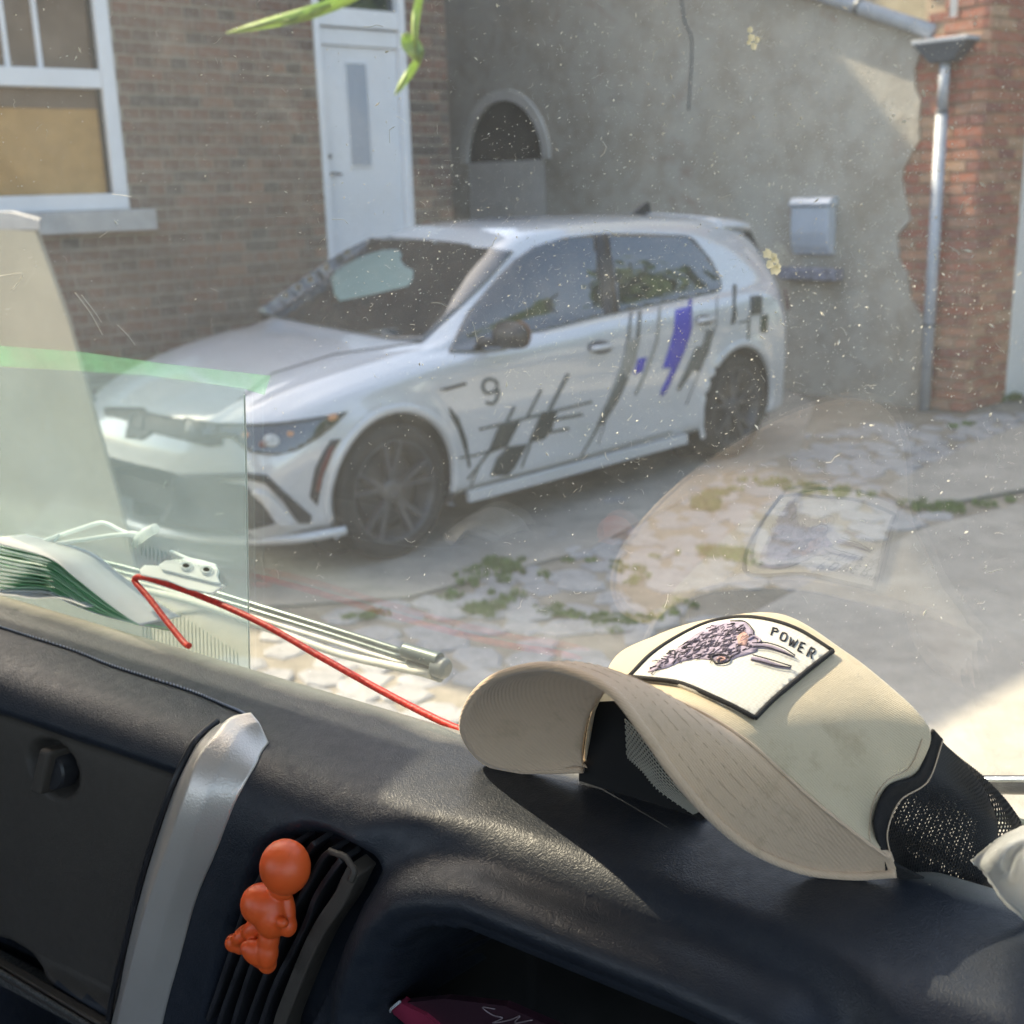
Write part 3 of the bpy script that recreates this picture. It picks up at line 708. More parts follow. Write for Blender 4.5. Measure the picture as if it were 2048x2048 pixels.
# graphics
D = MT
def strip(L, wd, mat, conv=c4, name='stripe', taper=1.0, off=.004): return decal(name, ribbon(conv(L), wd/2.611, taper), off, mat, step=8, thick=.001)
strip([(20, 1250), (250, 1195), (610, 1105)], 14, D['vinyl_grey'], name='graphic_line')
strip([(205, 1130), (160, 1215)], 16, D['vinyl_grey'], name='graphic_line'); strip([(345, 1040), (265, 1195)], 15, D['vinyl_grey'], name='graphic_line')
strip([(485, 960), (385, 1150)], 19, D['vinyl_grey'], name='graphic_line'); strip([(400, 1200), (560, 1170)], 16, D['vinyl_grey'], name='graphic_line'); strip([(370, 1268), (490, 1245)], 16, D['vinyl_grey'], name='graphic_line')
strip([(-95, 1400), (0, 1385), (130, 1345)], 12, D['vinyl_grey'], name='graphic_line')
decal('graphic_patch', c4([(125, 1222), (235, 1207), (165, 1340), (60, 1378), (75, 1345)]), .0045, D['vinyl_black'], thick=.001)
decal('graphic_patch', c4([(345, 1160), (430, 1145), (400, 1250), (360, 1300), (275, 1322), (300, 1260)]), .005, D['vinyl_black'], thick=.001)
decal('graphic_patch', c4([(165, 1340), (275, 1323), (205, 1450), (170, 1487), (75, 1492), (110, 1400)]), .0055, D['vinyl_black'], thick=.001)
strip([(290, 1320), (240, 1450)], 12, D['vinyl_grey'], name='graphic_line'); strip([(75, 1365), (-40, 1510)], 14, D['vinyl_grey'], name='graphic_line')
strip([(20, 1440), (-25, 1545)], 10, D['vinyl_grey'], name='graphic_line')
decal('fender_stripe', c3([(1298, 1130), (1350, 1190), (1390, 1300), (1412, 1440), (1402, 1455), (1384, 1370), (1345, 1250), (1305, 1175)]), .004, D['vinyl_black'], thick=.001)
strip([(812, 642), (800, 780)], 12, D['vinyl_grey'], name='graphic_line'); strip([(860, 632), (848, 775)], 20, D['vinyl_grey'], name='graphic_line')
decal('graphic_swoosh', c4([(800, 775), (862, 770), (832, 900), (795, 990), (745, 1100), (665, 1225), (632, 1225), (698, 1080), (758, 920)]), .0042, D['vinyl_light'], thick=.001)
decal('graphic_swoosh', c4([(765, 950), (800, 985), (745, 1100), (665, 1225), (632, 1225), (700, 1080)]), .0052, D['vinyl_grey'], thick=.001)
strip([(645, 1225), (600, 1310), (550, 1390)], 16, D['vinyl_grey'], name='graphic_line', taper=.5)
strip([(965, 605), (950, 780), (900, 930), (835, 1070)], 15, D['vinyl_light'], name='graphic_line')
decal('blue_patch', c4([(850, 880), (897, 873), (872, 950), (825, 962)]), .0045, D['vinyl_blue'], thick=.001)
decal('blue_stripe', c4([(1045, 625), (1112, 610), (1115, 572), (1131, 570), (1132, 720), (1102, 820), (1055, 930), (1000, 1050), (968, 1082), (968, 1050), (1025, 930), (975, 930), (1000, 860), (1035, 740)]), .0045, D['vinyl_blue'], thick=.001)
decal('dark_stripe', c4([(1205, 732), (1247, 725), (1217, 850), (1165, 948), (1140, 940), (1062, 1052), (1052, 1038), (1150, 820), (1182, 815)]), .0045, D['vinyl_grey'], thick=.001)
decal('dark_stripe', c4([(1345, 495), (1366, 495), (1358, 600), (1366, 650), (1352, 700), (1333, 700), (1345, 620)]), .0045, D['vinyl_black'], thick=.001)
decal('dark_patch', c4([(1435, 555), (1497, 550), (1497, 647), (1435, 655)]), .0045, D['vinyl_black'], thick=.001)
decal('green_patch', c4([(1490, 656), (1530, 650), (1522, 745), (1485, 742)]), .0045, D['vinyl_green'], thick=.001)
strip([(1375, 692), (1435, 680)], 9, D['vinyl_grey'], name='graphic_line'); strip([(1430, 655), (1425, 785)], 12, D['vinyl_grey'], name='graphic_line'); strip([(1425, 785), (1368, 802)], 12, D['vinyl_grey'], name='graphic_line')
# the number 9
nine = [(118, 1020), (100, 992), (62, 988), (42, 1010), (42, 1040), (62, 1060), (98, 1052), (115, 1030), (118, 1070), (104, 1105), (80, 1116), (55, 1105)]
dn = [tuple(q) for q in cr([(a, b, 0) for a, b in nine], 30)[:, :2]]
strip(dn, 18, D['vinyl_grey'], name='number_nine', off=.004)
# fender vent, rocker strip, seams, handles
decal('fender_vent', c3([(1240, 1042), (1385, 1003), (1392, 1016), (1285, 1047)]), .005, D['black_plastic'])
strip([(-130, 1585), (0, 1545), (400, 1440), (1030, 1262)], 14, D['vinyl_light'], name='sill_groove')
seam = simple('panel_gap', (.045, .045, .05), .6, .1)
strip([(820, 635), (770, 900), (700, 1140), (640, 1330)], 4, seam, name='panel_gap'); strip([(1262, 560), (1260, 700), (1190, 900), (1100, 1120)], 4, seam, name='panel_gap')
strip([(380, 960), (700, 860), (1160, 797)], 4, seam, c3, 'panel_gap')
strip([(200, 1100), (330, 1000), (380, 960)], 4, seam, c3, 'panel_gap')
for (hx, hy, wd) in ((1200, 694, 25), (1409, 640, 19)):
    e = [(hx+math.cos(t)*wd, hy+math.sin(t)*wd*.52) for t in np.linspace(0, 2*math.pi, 20)[:-1]]
    h_ = decal('door_handle', e, .003, seam, step=30, thick=.001); q, n = hit(hx, hy)
    tube('grip', [q+CF*.085+n*.012, q+CF*.05+n*.03, q-CF*.05+n*.03, q-CF*.085+n*.012], [.012, .015, .015, .012], D['paint'], h_ or car, 10)
strip([(285, 645), (540, 462), (715, 343), (885, 252)], 22, MT['black_plastic'], c3, 'pillar_trim', off=.014)
# headlight with lamp units
hl_ = decal('headlight', c3([(-80, 1190), (150, 1232), (420, 1215), (640, 1180), (770, 1160), (705, 1228), (620, 1292), (500, 1362), (400, 1387), (260, 1372), (170, 1300), (-80, 1275)]), .006, D['carglass'], mirror=True)
for (x, y, r, mt) in ((240, 1282, 17, 'amber'), (372, 1312, 42, 'lens'), (470, 1275, 18, 'amber'), (330, 1330, 24, 'reflector'), (690, 1188, 26, 'amber')):
    e = c3([(x+math.cos(t)*r, y+math.sin(t)*r*(.75 if r < 40 else .8)-(0 if x != 690 else math.cos(t)*6)) for t in np.linspace(0, 2*math.pi, 18)[:-1]]); decal('lamp', e, .010, D[mt], hl_, thick=.001)
strip([(60, 1228), (330, 1232), (560, 1205), (760, 1165)], 12, D['vinyl_black'], c3, 'lamp_brow', off=.009)
g1 = lambda L: [(x/2.146, 400+y/2.146) for x, y in L]
decal('grille', g1([(450, 892), (620, 893), (640, 915), (870, 960), (950, 975), (960, 1050), (900, 1060), (660, 1000), (610, 1032), (540, 1022), (555, 950), (450, 922)]), .006, D['black_plastic'])
em = [(592/2.146+math.cos(t)*14, 400+955/2.146+math.sin(t)*16) for t in np.linspace(0, 2*math.pi, 20)]
decal('emblem', ribbon(em, 3), .012, D['zinc_dark'], thick=.002)
decal('lower_intake', c3([(240, 1540), (275, 1580), (330, 1620), (400, 1740), (270, 1772), (0, 1772), (-350, 1700), (-350, 1500), (0, 1500)]), .004, D['black_plastic'])
decal('intake_trim', c3([(-100, 1480), (260, 1477), (350, 1488), (432, 1568), (582, 1700), (572, 1737), (510, 1737), (430, 1622), (340, 1532), (260, 1512), (-100, 1510)]), .010, D['black_plastic'])
decal('intake_fin', c3([(270, 1580), (300, 1560), (350, 1580), (420, 1650), (505, 1745), (410, 1765), (330, 1640)]), .012, D['paint'])
decal('corner_vent', c3([(680, 1305), (738, 1298), (692, 1370), (642, 1500), (612, 1650), (570, 1600), (600, 1450), (640, 1370)]), .005, D['black_plastic'])
decal('reflector', c3([(672, 1345), (700, 1330), (668, 1420), (640, 1490), (622, 1580), (600, 1570), (628, 1450)]), .008, D['reflector'])
lipn = cr([cw(.30, .885, .205), cw(.52, .80, .20), cw(.72, .58, .20), cw(.84, .25, .20), cw(.86, 0, .20), cw(.84, -.25, .20), cw(.72, -.58, .20), cw(.52, -.80, .20)], 50)
lp = mesh('front_lip', *(lambda vf: vf)(tubevf([Vector(q) for q in lipn], .022, 10)), D['paint'], car)
# side skirts, underbody, wheel wells
for sgn in (1, -1):
    for wx in WCX:
        V = []; n = 60
        for k in range(n+1):
            t = math.radians(-24+228*k/n); x_, z_ = wx+math.cos(t)*AR, WCZ+math.sin(t)*AR
            r_ = BVH.ray_cast(cw(wx+math.cos(t)*(AR+.022), sgn*1.2, WCZ+math.sin(t)*(AR+.022)), CL*(-sgn)); yy = abs((r_[0]-CO).dot(CL)) if r_[0] is not None else .88
            for (r, dy) in ((AR+.030, .001), (AR+.022, .008), (AR+.004, .012), (AR-.010, .007), (AR-.014, -.02)): V.append(cw(wx+math.cos(t)*r, sgn*(yy+dy), WCZ+math.sin(t)*r))
        o = mesh('arch_lip', V, [(k*5+j, k*5+j+1, (k+1)*5+j+1, (k+1)*5+j) for k in range(n) for j in range(4)], D['paint'], car); fixnormals(o)
    box('side_skirt', cw(-1.30, sgn*.875, .205), CF*.86, CL*.018, ZZ*.03, D['paint'], car, .008)
    for wx in WCX:
        V = []; n = 26
        for k in range(n+1):
            t = math.radians(-25+230*k/n)
            for (r, yy) in ((AR+.0, .885), (AR-.015, .86), (AR+.01, .60)): V.append(cw(wx+math.cos(t)*r, sgn*yy, WCZ+math.sin(t)*r))
        Fq = [(k*3+j, k*3+j+1, (k+1)*3+j+1, (k+1)*3+j) for k in range(n) for j in range(2)]
        o = mesh('wheel_well', V, Fq, D['black_plastic'], car)
        d = [cw(wx+math.cos(t)*(AR+.02), sgn*.60, WCZ+math.sin(t)*(AR+.02)) for t in np.linspace(0, 2*math.pi, 24)[:-1]]
        prism('wheel_well', d, CL*(-sgn*.02), D['black_plastic'], car)
box('underbody', cw(-1.32, 0, .26), CF*1.95, CL*.60, ZZ*.06, D['black_plastic'], car)
box('underbody', cw(-1.32, 0, .265), CF*.93, CL*.84, ZZ*.05, D['black_plastic'], car)
# wheels
def wheel(x, sgn, steer=0.0):
    c = cw(x, sgn*.775, .318); ax = (CL*sgn*math.cos(steer)+CF*math.sin(steer)*1).normalized(); fx = ZZ.cross(ax).normalized()
    def rv(prof, n=48):
        V = []; 
        for (d, r) in prof:
            for k in range(n):
                t = 2*math.pi*k/n; V.append(c+ax*d+(fx*math.cos(t)+ZZ*math.sin(t))*r)
        return V, [(i*n+k, i*n+(k+1) % n, (i+1)*n+(k+1) % n, (i+1)*n+k) for i in range(len(prof)-1) for k in range(n)]
    wh = bpy.data.objects.new('wheel', None); COL.objects.link(wh); wh.parent = car
    V, Fq = rv([(.095, .235), (.108, .25), (.112, .27), (.105, .298), (.085, .312), (.05, .318), (-.06, .318), (-.1, .30), (-.11, .26)]); mesh('tyre', V, Fq, MT['rubber'], wh)
    V, Fq = rv([(.100, .240), (.106, .236), (.098, .226), (.02, .215), (.0, .205)]); mesh('rim', V, Fq, MT['rim'], wh)
    V, Fq = rv([(.035, .001), (.035, .15), (.03, .165), (.02, .168)]); mesh('brake_disc', V, Fq, MT['dark_metal'], wh)
    V, Fq = rv([(.088, .0005), (.09, .03), (.08, .055), (.05, .06)], 24); mesh('hub', V, Fq, MT['rim'], wh)
    V = []; Fq = []
    for k in range(5):
        for dlt in (-.16, .16):
            t = 2*math.pi*k/5+.3; r_ = fx*math.cos(t)+ZZ*math.sin(t); t2 = t+dlt*1.3; r2 = fx*math.cos(t2)+ZZ*math.sin(t2); tn = ax.cross(r2)
            b = len(V); a0_ = c+ax*.078+r_*.045; a1_ = c+ax*.098+r2*.232
            for p, wv in ((a0_, .014), (a1_, .011)): V += [p+tn*wv, p-tn*wv, p-tn*wv*.8-ax*.035, p+tn*wv*.8-ax*.035]
            Fq += [tuple(b+i for i in q) for q in ((0, 1, 5, 4), (1, 2, 6, 5), (2, 3, 7, 6), (3, 0, 4, 7))]
    sp = mesh('spokes', V, Fq, MT['rim'], wh, smooth=False)
for x in WCX:
    for sgn in (1, -1): wheel(x, sgn)
# door mirrors, aerial, roof spoiler
for sgn in (1, -1):
    c = cw(-.66, sgn*.985, .965); V = []; n = 20; m_ = 12
    for i in range(m_+1):
        ph = math.pi*i/m_-math.pi/2
        for k in range(n):
            t = 2*math.pi*k/n; sx = math.copysign(abs(math.cos(ph))**.6, 1)
            V.append(c+CL*sgn*(.105*math.sin(ph))+CF*(.065*sx*math.cos(t))*(1 if math.cos(t) > 0 else .35)+ZZ*(.066*sx*math.sin(t)))
    mr = mesh('door_mirror', V, gridfaces(m_+1, n, True), D['black_plastic'], car)
    tube('mirror_arm', [cw(-.58, sgn*.83, .93), cw(-.64, sgn*.93, .93)], .022, D['black_plastic'], mr, 10)
    if sgn > 0:
        dd_ = [c+CF*-.030+CL*(.02+.075*math.cos(t))+ZZ*(.0+.066*math.sin(t)) for t in np.linspace(0, 2*math.pi, 24)[:-1]]
        prism('mirror_glass', dd_, -CF*.006, MT['copper'], mr)  # mirror face in one even brown orange
fin = [cw(-2.72, 0, 1.45), cw(-2.92, 0, 1.435), cw(-2.90, 0, 1.515), cw(-2.87, 0, 1.52)]
fo = prism('aerial_fin', [p-CL*.014 for p in fin], CL*.028, D['black_plastic'], car); bevel(fo, .006)
rows2 = [[(-2.86, y, z0) for y, z0 in ((-.60, 1.36), (-.50, 1.412), (0, 1.440), (.50, 1.412), (.60, 1.36))],
         [(-3.02, y, z0) for y, z0 in ((-.61, 1.355), (-.52, 1.402), (0, 1.434), (.52, 1.402), (.61, 1.355))],
         [(-3.22+.10*abs(y), y, z0) for y, z0 in ((-.61, 1.335), (-.53, 1.375), (0, 1.402), (.53, 1.375), (.61, 1.335))]]
G2 = loft(rows2, 30, 12); o = mesh('roof_spoiler', [cw(*p) for p in G2.reshape(-1, 3)], gridfaces(12, 30), D['paint'], car); fixnormals(o); solid(o, .022, 0)
for sgn in (1, -1):
    prism('spoiler_fin', [cw(-3.08, sgn*.60, 1.325), cw(-3.17, sgn*.59, 1.325), cw(-3.33, sgn*.62, 1.08), cw(-3.24, sgn*.64, 1.10)], CL*sgn*.012, D['black_plastic'], car)
    prism('tail_lamp', [cw(-3.19, sgn*.84, .98), cw(-3.27, sgn*.79, .98), cw(-3.29, sgn*.80, .84), cw(-3.21, sgn*.865, .85)], CL*sgn*.012, D['reflector'], car)
decal_rear = prism('rear_window', [cw(-3.25, -.50, 1.32), cw(-3.25, .50, 1.32), cw(-3.425, .56, 1.05), cw(-3.425, -.56, 1.05)], CF*-.012, D['carglass'], car)
# ================================================================== the van we sit in
MT['dash'] = None
def leather(name, c0, c1, rough, bs=1.0, spec=.5, dust=0):
    m = M(name); vo = m.t.nodes.new('ShaderNodeTexVoronoi'); vo.feature = 'DISTANCE_TO_EDGE'; vo.inputs['Scale'].default_value = 420
    nz = m.t.nodes.new('ShaderNodeTexNoise'); nz.inputs['Scale'].default_value = 200; m.l(m.co(), nz.inputs['Vector'])
    mx = m.mix(.012, m.co(), nz.outputs[1], 'ADD'); m.l(mx, vo.inputs['Vector'])
    h = m.ramp(vo.outputs[0], [(0, 0), (.25, 1)]); n1 = m.noise(7, 4); n2 = m.noise(160, 3); n3 = m.noise(900, 2)
    c = m.ramp(n1, [(.3, c0), (.7, c1)])
    if dust: c = m.mix(m.math('MULTIPLY', m.ramp(m.noise(60, 6, .75), [(.4, 0), (.8, 1)]), dust), c, (.30, .29, .26))
    m.base(c).set(Roughness=rough); m.p.inputs['Specular IOR Level'].default_value = spec
    m.l(m.ramp(n2, [(.3, rough-.06), (.7, rough+.08)]), m.p.inputs['Roughness'])
    m.bump(h, .45*bs, .0006, m.bump(n3, .25, .0003)); return m.m
def sunlit_edge(mt):  # pale band painted along the rear edge for the sunlit strip
    t = mt.node_tree; p = t.nodes['Principled BSDF']; src = p.inputs['Base Color'].links[0].from_socket
    co = t.nodes.new('ShaderNodeTexCoord'); dt_ = t.nodes.new('ShaderNodeVectorMath'); dt_.operation = 'DOT_PRODUCT'; dt_.inputs[1].default_value = VV; t.links.new(co.outputs['Object'], dt_.inputs[0])
    n = t.nodes.new('ShaderNodeTexNoise'); n.inputs['Scale'].default_value = 22; n.inputs['Detail'].default_value = 6; t.links.new(co.outputs['Object'], n.inputs['Vector'])
    a = t.nodes.new('ShaderNodeMath'); a.operation = 'MULTIPLY_ADD'; a.inputs[1].default_value = .016; t.links.new(n.outputs[0], a.inputs[0]); t.links.new(dt_.outputs['Value'], a.inputs[2])
    r = t.nodes.new('ShaderNodeMapRange'); r.inputs[1].default_value = .433; r.inputs[2].default_value = .446; r.inputs[4].default_value = .8; t.links.new(a.outputs[0], r.inputs[0])
    mx = t.nodes.new('ShaderNodeMix'); mx.data_type = 'RGBA'; t.links.new(r.outputs[0], mx.inputs[0]); t.links.new(src, mx.inputs[6]); mx.inputs[7].default_value = (.34, .33, .29, 1); t.links.new(mx.outputs[2], p.inputs['Base Color'])
    return mt
MT['dash'] = leather('dashboard_vinyl', (.014, .018, .026), (.020, .025, .035), .44, .4, .38, .04)
MT['panel'] = leather('glovebox_plastic', (.058, .049, .041), (.070, .060, .050), .6, .2, .4)
MT['silver'] = None
m = M('silver_trim_plastic'); n1 = m.noise(14, 4); v_ = m.noise(800, 3, .6)
m.base(m.ramp(n1, [(.3, (.60, .55, .50)), (.7, (.68, .63, .58))])).set(Roughness=.36, Metallic=.5); m.bump(v_, .35, .0006); MT['silver'] = m.m
sunlit_edge(MT['dash'])
van_ = root('van', (CAM.x, CAM.y, 0), 'dark van cab around the viewer with dashboard, windscreen and wipers', 'van')
PROF = [(.490, .42), (.470, .33), (.456, .292), (.450, .278), (.444, .2715), (.434, .2690), (.420, .2688), (.400, .2700), (.378, .2730), (.365, .2775), (.356, .2850), (.350, .297), (.346, .315), (.340, .36), (.334, .42), (.326, .50), (.318, .60), (.310, .70), (.300, .82)]
PR = cr([(v, h, 0) for v, h in PROF], 700)[:, :2]
# resample by arc length
sl = np.concatenate([[0], np.cumsum(np.linalg.norm(np.diff(PR, axis=0), axis=1))]); SLEN = sl[-1]
NS = 330; ss = np.linspace(0, SLEN, NS); PRs = np.stack([np.interp(ss, sl, PR[:, 0]), np.interp(ss, sl, PR[:, 1])], 1)
tg = np.gradient(PRs, axis=0); tg /= np.linalg.norm(tg, axis=1)[:, None]; NR = np.stack([-tg[:, 1]*1, tg[:, 0]], 1)   # candidates for outward normal (towards eye)
NR *= np.sign((NR*(-PRs)).sum(1))[:, None] if ((NR*(-PRs)).sum(1) < 0).all() else 1
for i in range(NS):
    if NR[i]@(-PRs[i]) < 0 and ss[i] > .18: NR[i] *= -1
ratio = PRs[:, 0]/PRs[:, 1]
i0 = int(np.argmax(ratio)); 
def dash_us(px, py):
    """pixel -> (u, s) on the dashboard profile"""
    q = vray(px, py); r = q[1]/-q[2]
    rr_ = ratio[i0:]; k = i0+int(np.argmin(np.abs(rr_-r))); return q[0]*PRs[k, 1]/-q[2], ss[k]
def dash_p(px, py, lift=0.0):
    u_, s_ = dash_us(px, py); k = min(int(round(s_/SLEN*(NS-1))), NS-1); n = NR[k]
    return van(u_, PRs[k, 0]+n[0]*lift, PRs[k, 1]+n[1]*lift)
def dash_n(px, py):
    u_, s_ = dash_us(px, py); k = min(int(round(s_/SLEN*(NS-1))), NS-1); return (VV*NR[k, 0]-ZZ*NR[k, 1]).normalized()
def dpoly(L): return [dash_us(*p) for p in L]
U0, U1, NUU = -1.02, .32, 520
uu = np.linspace(U0, U1, NUU); Ug, Sg = np.meshgrid(uu, ss, indexing='ij'); pts = np.stack([Ug.ravel(), Sg.ravel()], 1)
disp = np.zeros(len(pts))
c5 = lambda L: [(700+x/1.433, 1600+y/1.433) for x, y in L]
d4 = lambda L: [(x/2.415, 1380+y/2.415) for x, y in L]
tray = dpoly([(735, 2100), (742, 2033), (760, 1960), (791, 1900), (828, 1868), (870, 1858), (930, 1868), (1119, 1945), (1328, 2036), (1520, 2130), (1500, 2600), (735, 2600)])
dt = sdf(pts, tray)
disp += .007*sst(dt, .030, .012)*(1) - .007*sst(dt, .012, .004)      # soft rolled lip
disp -= .006*sst(-np.abs(dt-.035), -.02, .0)                           # shallow valley around the lip
disp -= .12*sst(-dt, -.002, .010)
vent = dpoly([(560, 1672), (600, 1660), (650, 1668), (702, 1692), (730, 1718), (736, 1745), (725, 1780), (560, 2150), (380, 2150), (470, 1830), (520, 1700)])
dv = sdf(pts, vent); disp -= .016*sst(-dv, -.003, .003)
glove = dpoly([(-400, 1300), (0, 1428), (356, 1545), (330, 1600), (285, 1740), (228, 1990), (222, 2020), (-400, 1730)])
dg = sdf(pts, glove); disp -= .010*sst(-dg, -.003, .004)
low = dpoly([(-400, 1770), (0, 1905), (215, 2062), (150, 2500), (-400, 2500)])
dl = sdf(pts, low); disp -= .030*sst(-dl, -.003, .006)
# glovebox knob dish
kc = np.array(dash_us(76, 1543)); dk = np.hypot((pts[:, 0]-kc[0])/1.4, (pts[:, 1]-kc[1])); disp -= .013*sst(-dk, -.0180, -.0145)
# left part stands a little further back below the crease
vg = PRs[:, 0][None, :]+0*Ug; hg = PRs[:, 1][None, :]+0*Ug; D_ = disp.reshape(Ug.shape)
# soft swelling of the pad on the right
VVg = vg+NR[:, 0][None, :]*D_; HHg = hg+NR[:, 1][None, :]*D_
DV = [van(Ug[i, j], VVg[i, j], HHg[i, j]) for i in range(NUU) for j in range(NS)]
dash = mesh('dashboard', DV, gridfaces(NUU, NS), MT['dash'], van_); dash.data.materials.append(MT['panel'])
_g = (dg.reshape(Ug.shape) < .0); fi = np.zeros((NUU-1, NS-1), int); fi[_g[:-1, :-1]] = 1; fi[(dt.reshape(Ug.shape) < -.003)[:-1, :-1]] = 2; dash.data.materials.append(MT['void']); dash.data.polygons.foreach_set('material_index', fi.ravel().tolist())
ctr = DV[NUU*NS//2]; 
nn = (DV[NS*200+151]-DV[NS*200+150]).cross(DV[NS*201+150]-DV[NS*200+150])
if dash.data.polygons[200*(NS-1)+150].normal.dot(VV*-1+ZZ) < 0: dash.data.flip_normals()
# stitched seam
sv = [dash_p(*q, lift=.0006) for q in [(-60, 1238), (0, 1256), (60, 1276), (147, 1305), (220, 1330), (293, 1355), (380, 1385), (450, 1410), (490, 1432), (520, 1462)]]
sp_ = [Vector(q) for q in cr(sv, 120)]; tube('seam', sp_, .0007, MT['black_plastic'], van_, 6)
V = []; Fc = []
for i in range(0, 119):
    a_, b_ = sp_[i], sp_[i].lerp(sp_[i+1], .62); nrm = ZZ*.0006; v, f = tubevf([a_+nrm+VV*.0005, b_+nrm-VV*.0006], .00055, 5, len(V)); V += v; Fc += f
tag(mesh('stitching', V, Fc, simple('blue_grey_thread', (.26, .28, .33), .8), van_), kind='stuff')
# silver trim strip
rowsT = [([(489, 1446), (500, 1453), (512, 1463), (524, 1478), (534, 1490)]),
 ([(437, 1449), (452, 1460), (468, 1474), (490, 1490), (527, 1504)]), ([(405, 1475), (425, 1484), (450, 1500), (480, 1515), (515, 1528)]),
 ([(383, 1503), (402, 1515), (425, 1535), (460, 1548), (497, 1560)]), ([(348, 1579), (372, 1584), (401, 1592), (437, 1603), (472, 1612)]),
 ([(311, 1695), (338, 1697), (366, 1690), (400, 1700), (433, 1706)]), ([(282, 1786), (308, 1788), (334, 1784), (370, 1790), (395, 1795)]),
 ([(257, 1898), (280, 1900), (303, 1898), (335, 1903), (363, 1908)]), ([(238, 1985), (260, 1986), (278, 1985), (310, 1988), (341, 1991)]), ([(222, 2062), (244, 2063), (262, 2063), (292, 2065), (324, 2068)]), ([(200, 2180), (222, 2180), (240, 2180), (272, 2180), (302, 2180)])]
lifts = [.0005, .005, .0125, .0095, .0005]
R_ = [[tuple(dash_p(*q, lift=l_)) for q, l_ in zip(r_, lifts)] for r_ in rowsT]
A3 = np.array(R_); NC = 41; tt = np.linspace(0, 4, NC); lin = np.array([[A3[r][min(int(t_), 3)]*(1-(t_-min(int(t_), 3)))+A3[r][min(int(t_), 3)+1]*(t_-min(int(t_), 3)) for t_ in tt] for r in range(len(A3))])
lin = lin
G3 = np.stack([cr(lin[:, j], 110) for j in range(NC)], 1)
for _ in range(14):
    Q3 = G3.copy(); Q3[1:-1] = (G3[:-2]+2*G3[1:-1]+G3[2:])/4; G3 = Q3
for _ in range(2):
    Q3 = G3.copy(); Q3[:, 1:-1] = (G3[:, :-2]+2*G3[:, 1:-1]+G3[:, 2:])/4; G3 = Q3
o = mesh('trim_strip', [Vector(p) for p in G3.reshape(-1, 3)], gridfaces(110, NC), MT['silver'], van_)
if o.data.polygons[1500].normal.dot(-VV) < 0: o.data.flip_normals()
solid(o, .003)
L_ = [r_[0] for r_ in rowsT][1:]; tube('trim_gasket', [Vector(q) for q in cr([dash_p(x-5, y-1, .0015) for x, y in L_], 60)], .0016, MT['black_plastic'], van_, 8)
# glovebox knob
kp = dash_p(76, 1543, 0); kn = dash_n(76, 1543)
kx = UU*1.35; ky = kn.cross(kx).normalized()
V = []; n = 40
for d_, r_ in ((-.016, .0120), (-.007, .0120), (-.0055, .011), (-.005, .0001)):
    for k in range(n): t = 2*math.pi*k/n; V.append(kp+kn*d_+kx*(r_*.80*math.cos(t)*1.0)+ky*r_*math.sin(t)+kx*.002)
kb = mesh('knob', V, gridfaces(4, n, True), MT['black_plastic'], van_); sharp(kb)
V = []
for d_, r_ in ((-.012, .0165), (.0015, .0165), (.0025, .0155), (.0015, .0145), (-.008, .0145)):
    for k in range(n): t = 2*math.pi*k/n; V.append(kp+kn*d_+kx*r_*math.cos(t)+ky*r_*math.sin(t))
kw = ky*math.cos(.25)+kx*math.sin(.25)
v, f = boxvf(kp-kn*.008+kx*.001, kn*.0082, kw*.0150, kx*.0038); gr = mesh('grip', v, f, MT['panel'], kb, smooth=False); fixnormals(gr); bevel(gr, .0025, 3)
# dusty ledge rails below the glovebox
def railpx(name, a, b, lift, r, mat):
    p, q = dash_p(*a, lift=lift), dash_p(*b, lift=lift); d = (q-p); c = (p+q)/2; n_ = dash_n(*a); o = box(name, c, d/2, n_*r, n_.cross(d.normalized())*r*1.3, mat, van_, .0015); return o
MT['dusty'] = simple('dusty_plastic', (.075, .072, .066), .85, .6, 500, .4, 900, .0004)
railpx('ledge', (-120, 1850), (222, 2052), .004, .0035, MT['panel']); railpx('ledge', (-120, 1842), (222, 2041), .010, .0012, MT['dusty'])
railpx('ledge', (-120, 1915), (190, 2085), -.016, .006, MT['dusty'])
# air vent: frame and slats
e5 = lambda L: [(420+x/4.513, 1620+y/4.513) for x, y in L]
sl_px = [([(1270, 560), (1235, 660), (1150, 820), (1000, 1050), (880, 1290), (760, 1570), (640, 1900), (600, 2050)], .0075),
 ([(1195, 445), (1130, 500), (1060, 620), (950, 800), (850, 1010), (740, 1250), (600, 1560), (470, 1900), (420, 2050)], .0028),
 ([(1085, 372), (1020, 425), (950, 540), (850, 700), (740, 920), (620, 1180), (500, 1480), (350, 1900), (300, 2050)], .0028),
 ([(930, 310), (880, 355), (810, 470), (700, 660), (600, 860), (490, 1120), (370, 1420), (230, 1850), (180, 2050)], .0028),
 ([(780, 290), (720, 350), (640, 480), (540, 680), (440, 900), (330, 1180), (220, 1480), (100, 1850), (50, 2050)], .0028),
 ([(640, 330), (560, 420), (480, 560), (380, 760), (280, 1000), (180, 1260), (80, 1560), (-30, 1900)], .0028)]
vt = bpy.data.objects.new('air_vent', None); COL.objects.link(vt); vt.parent = van_
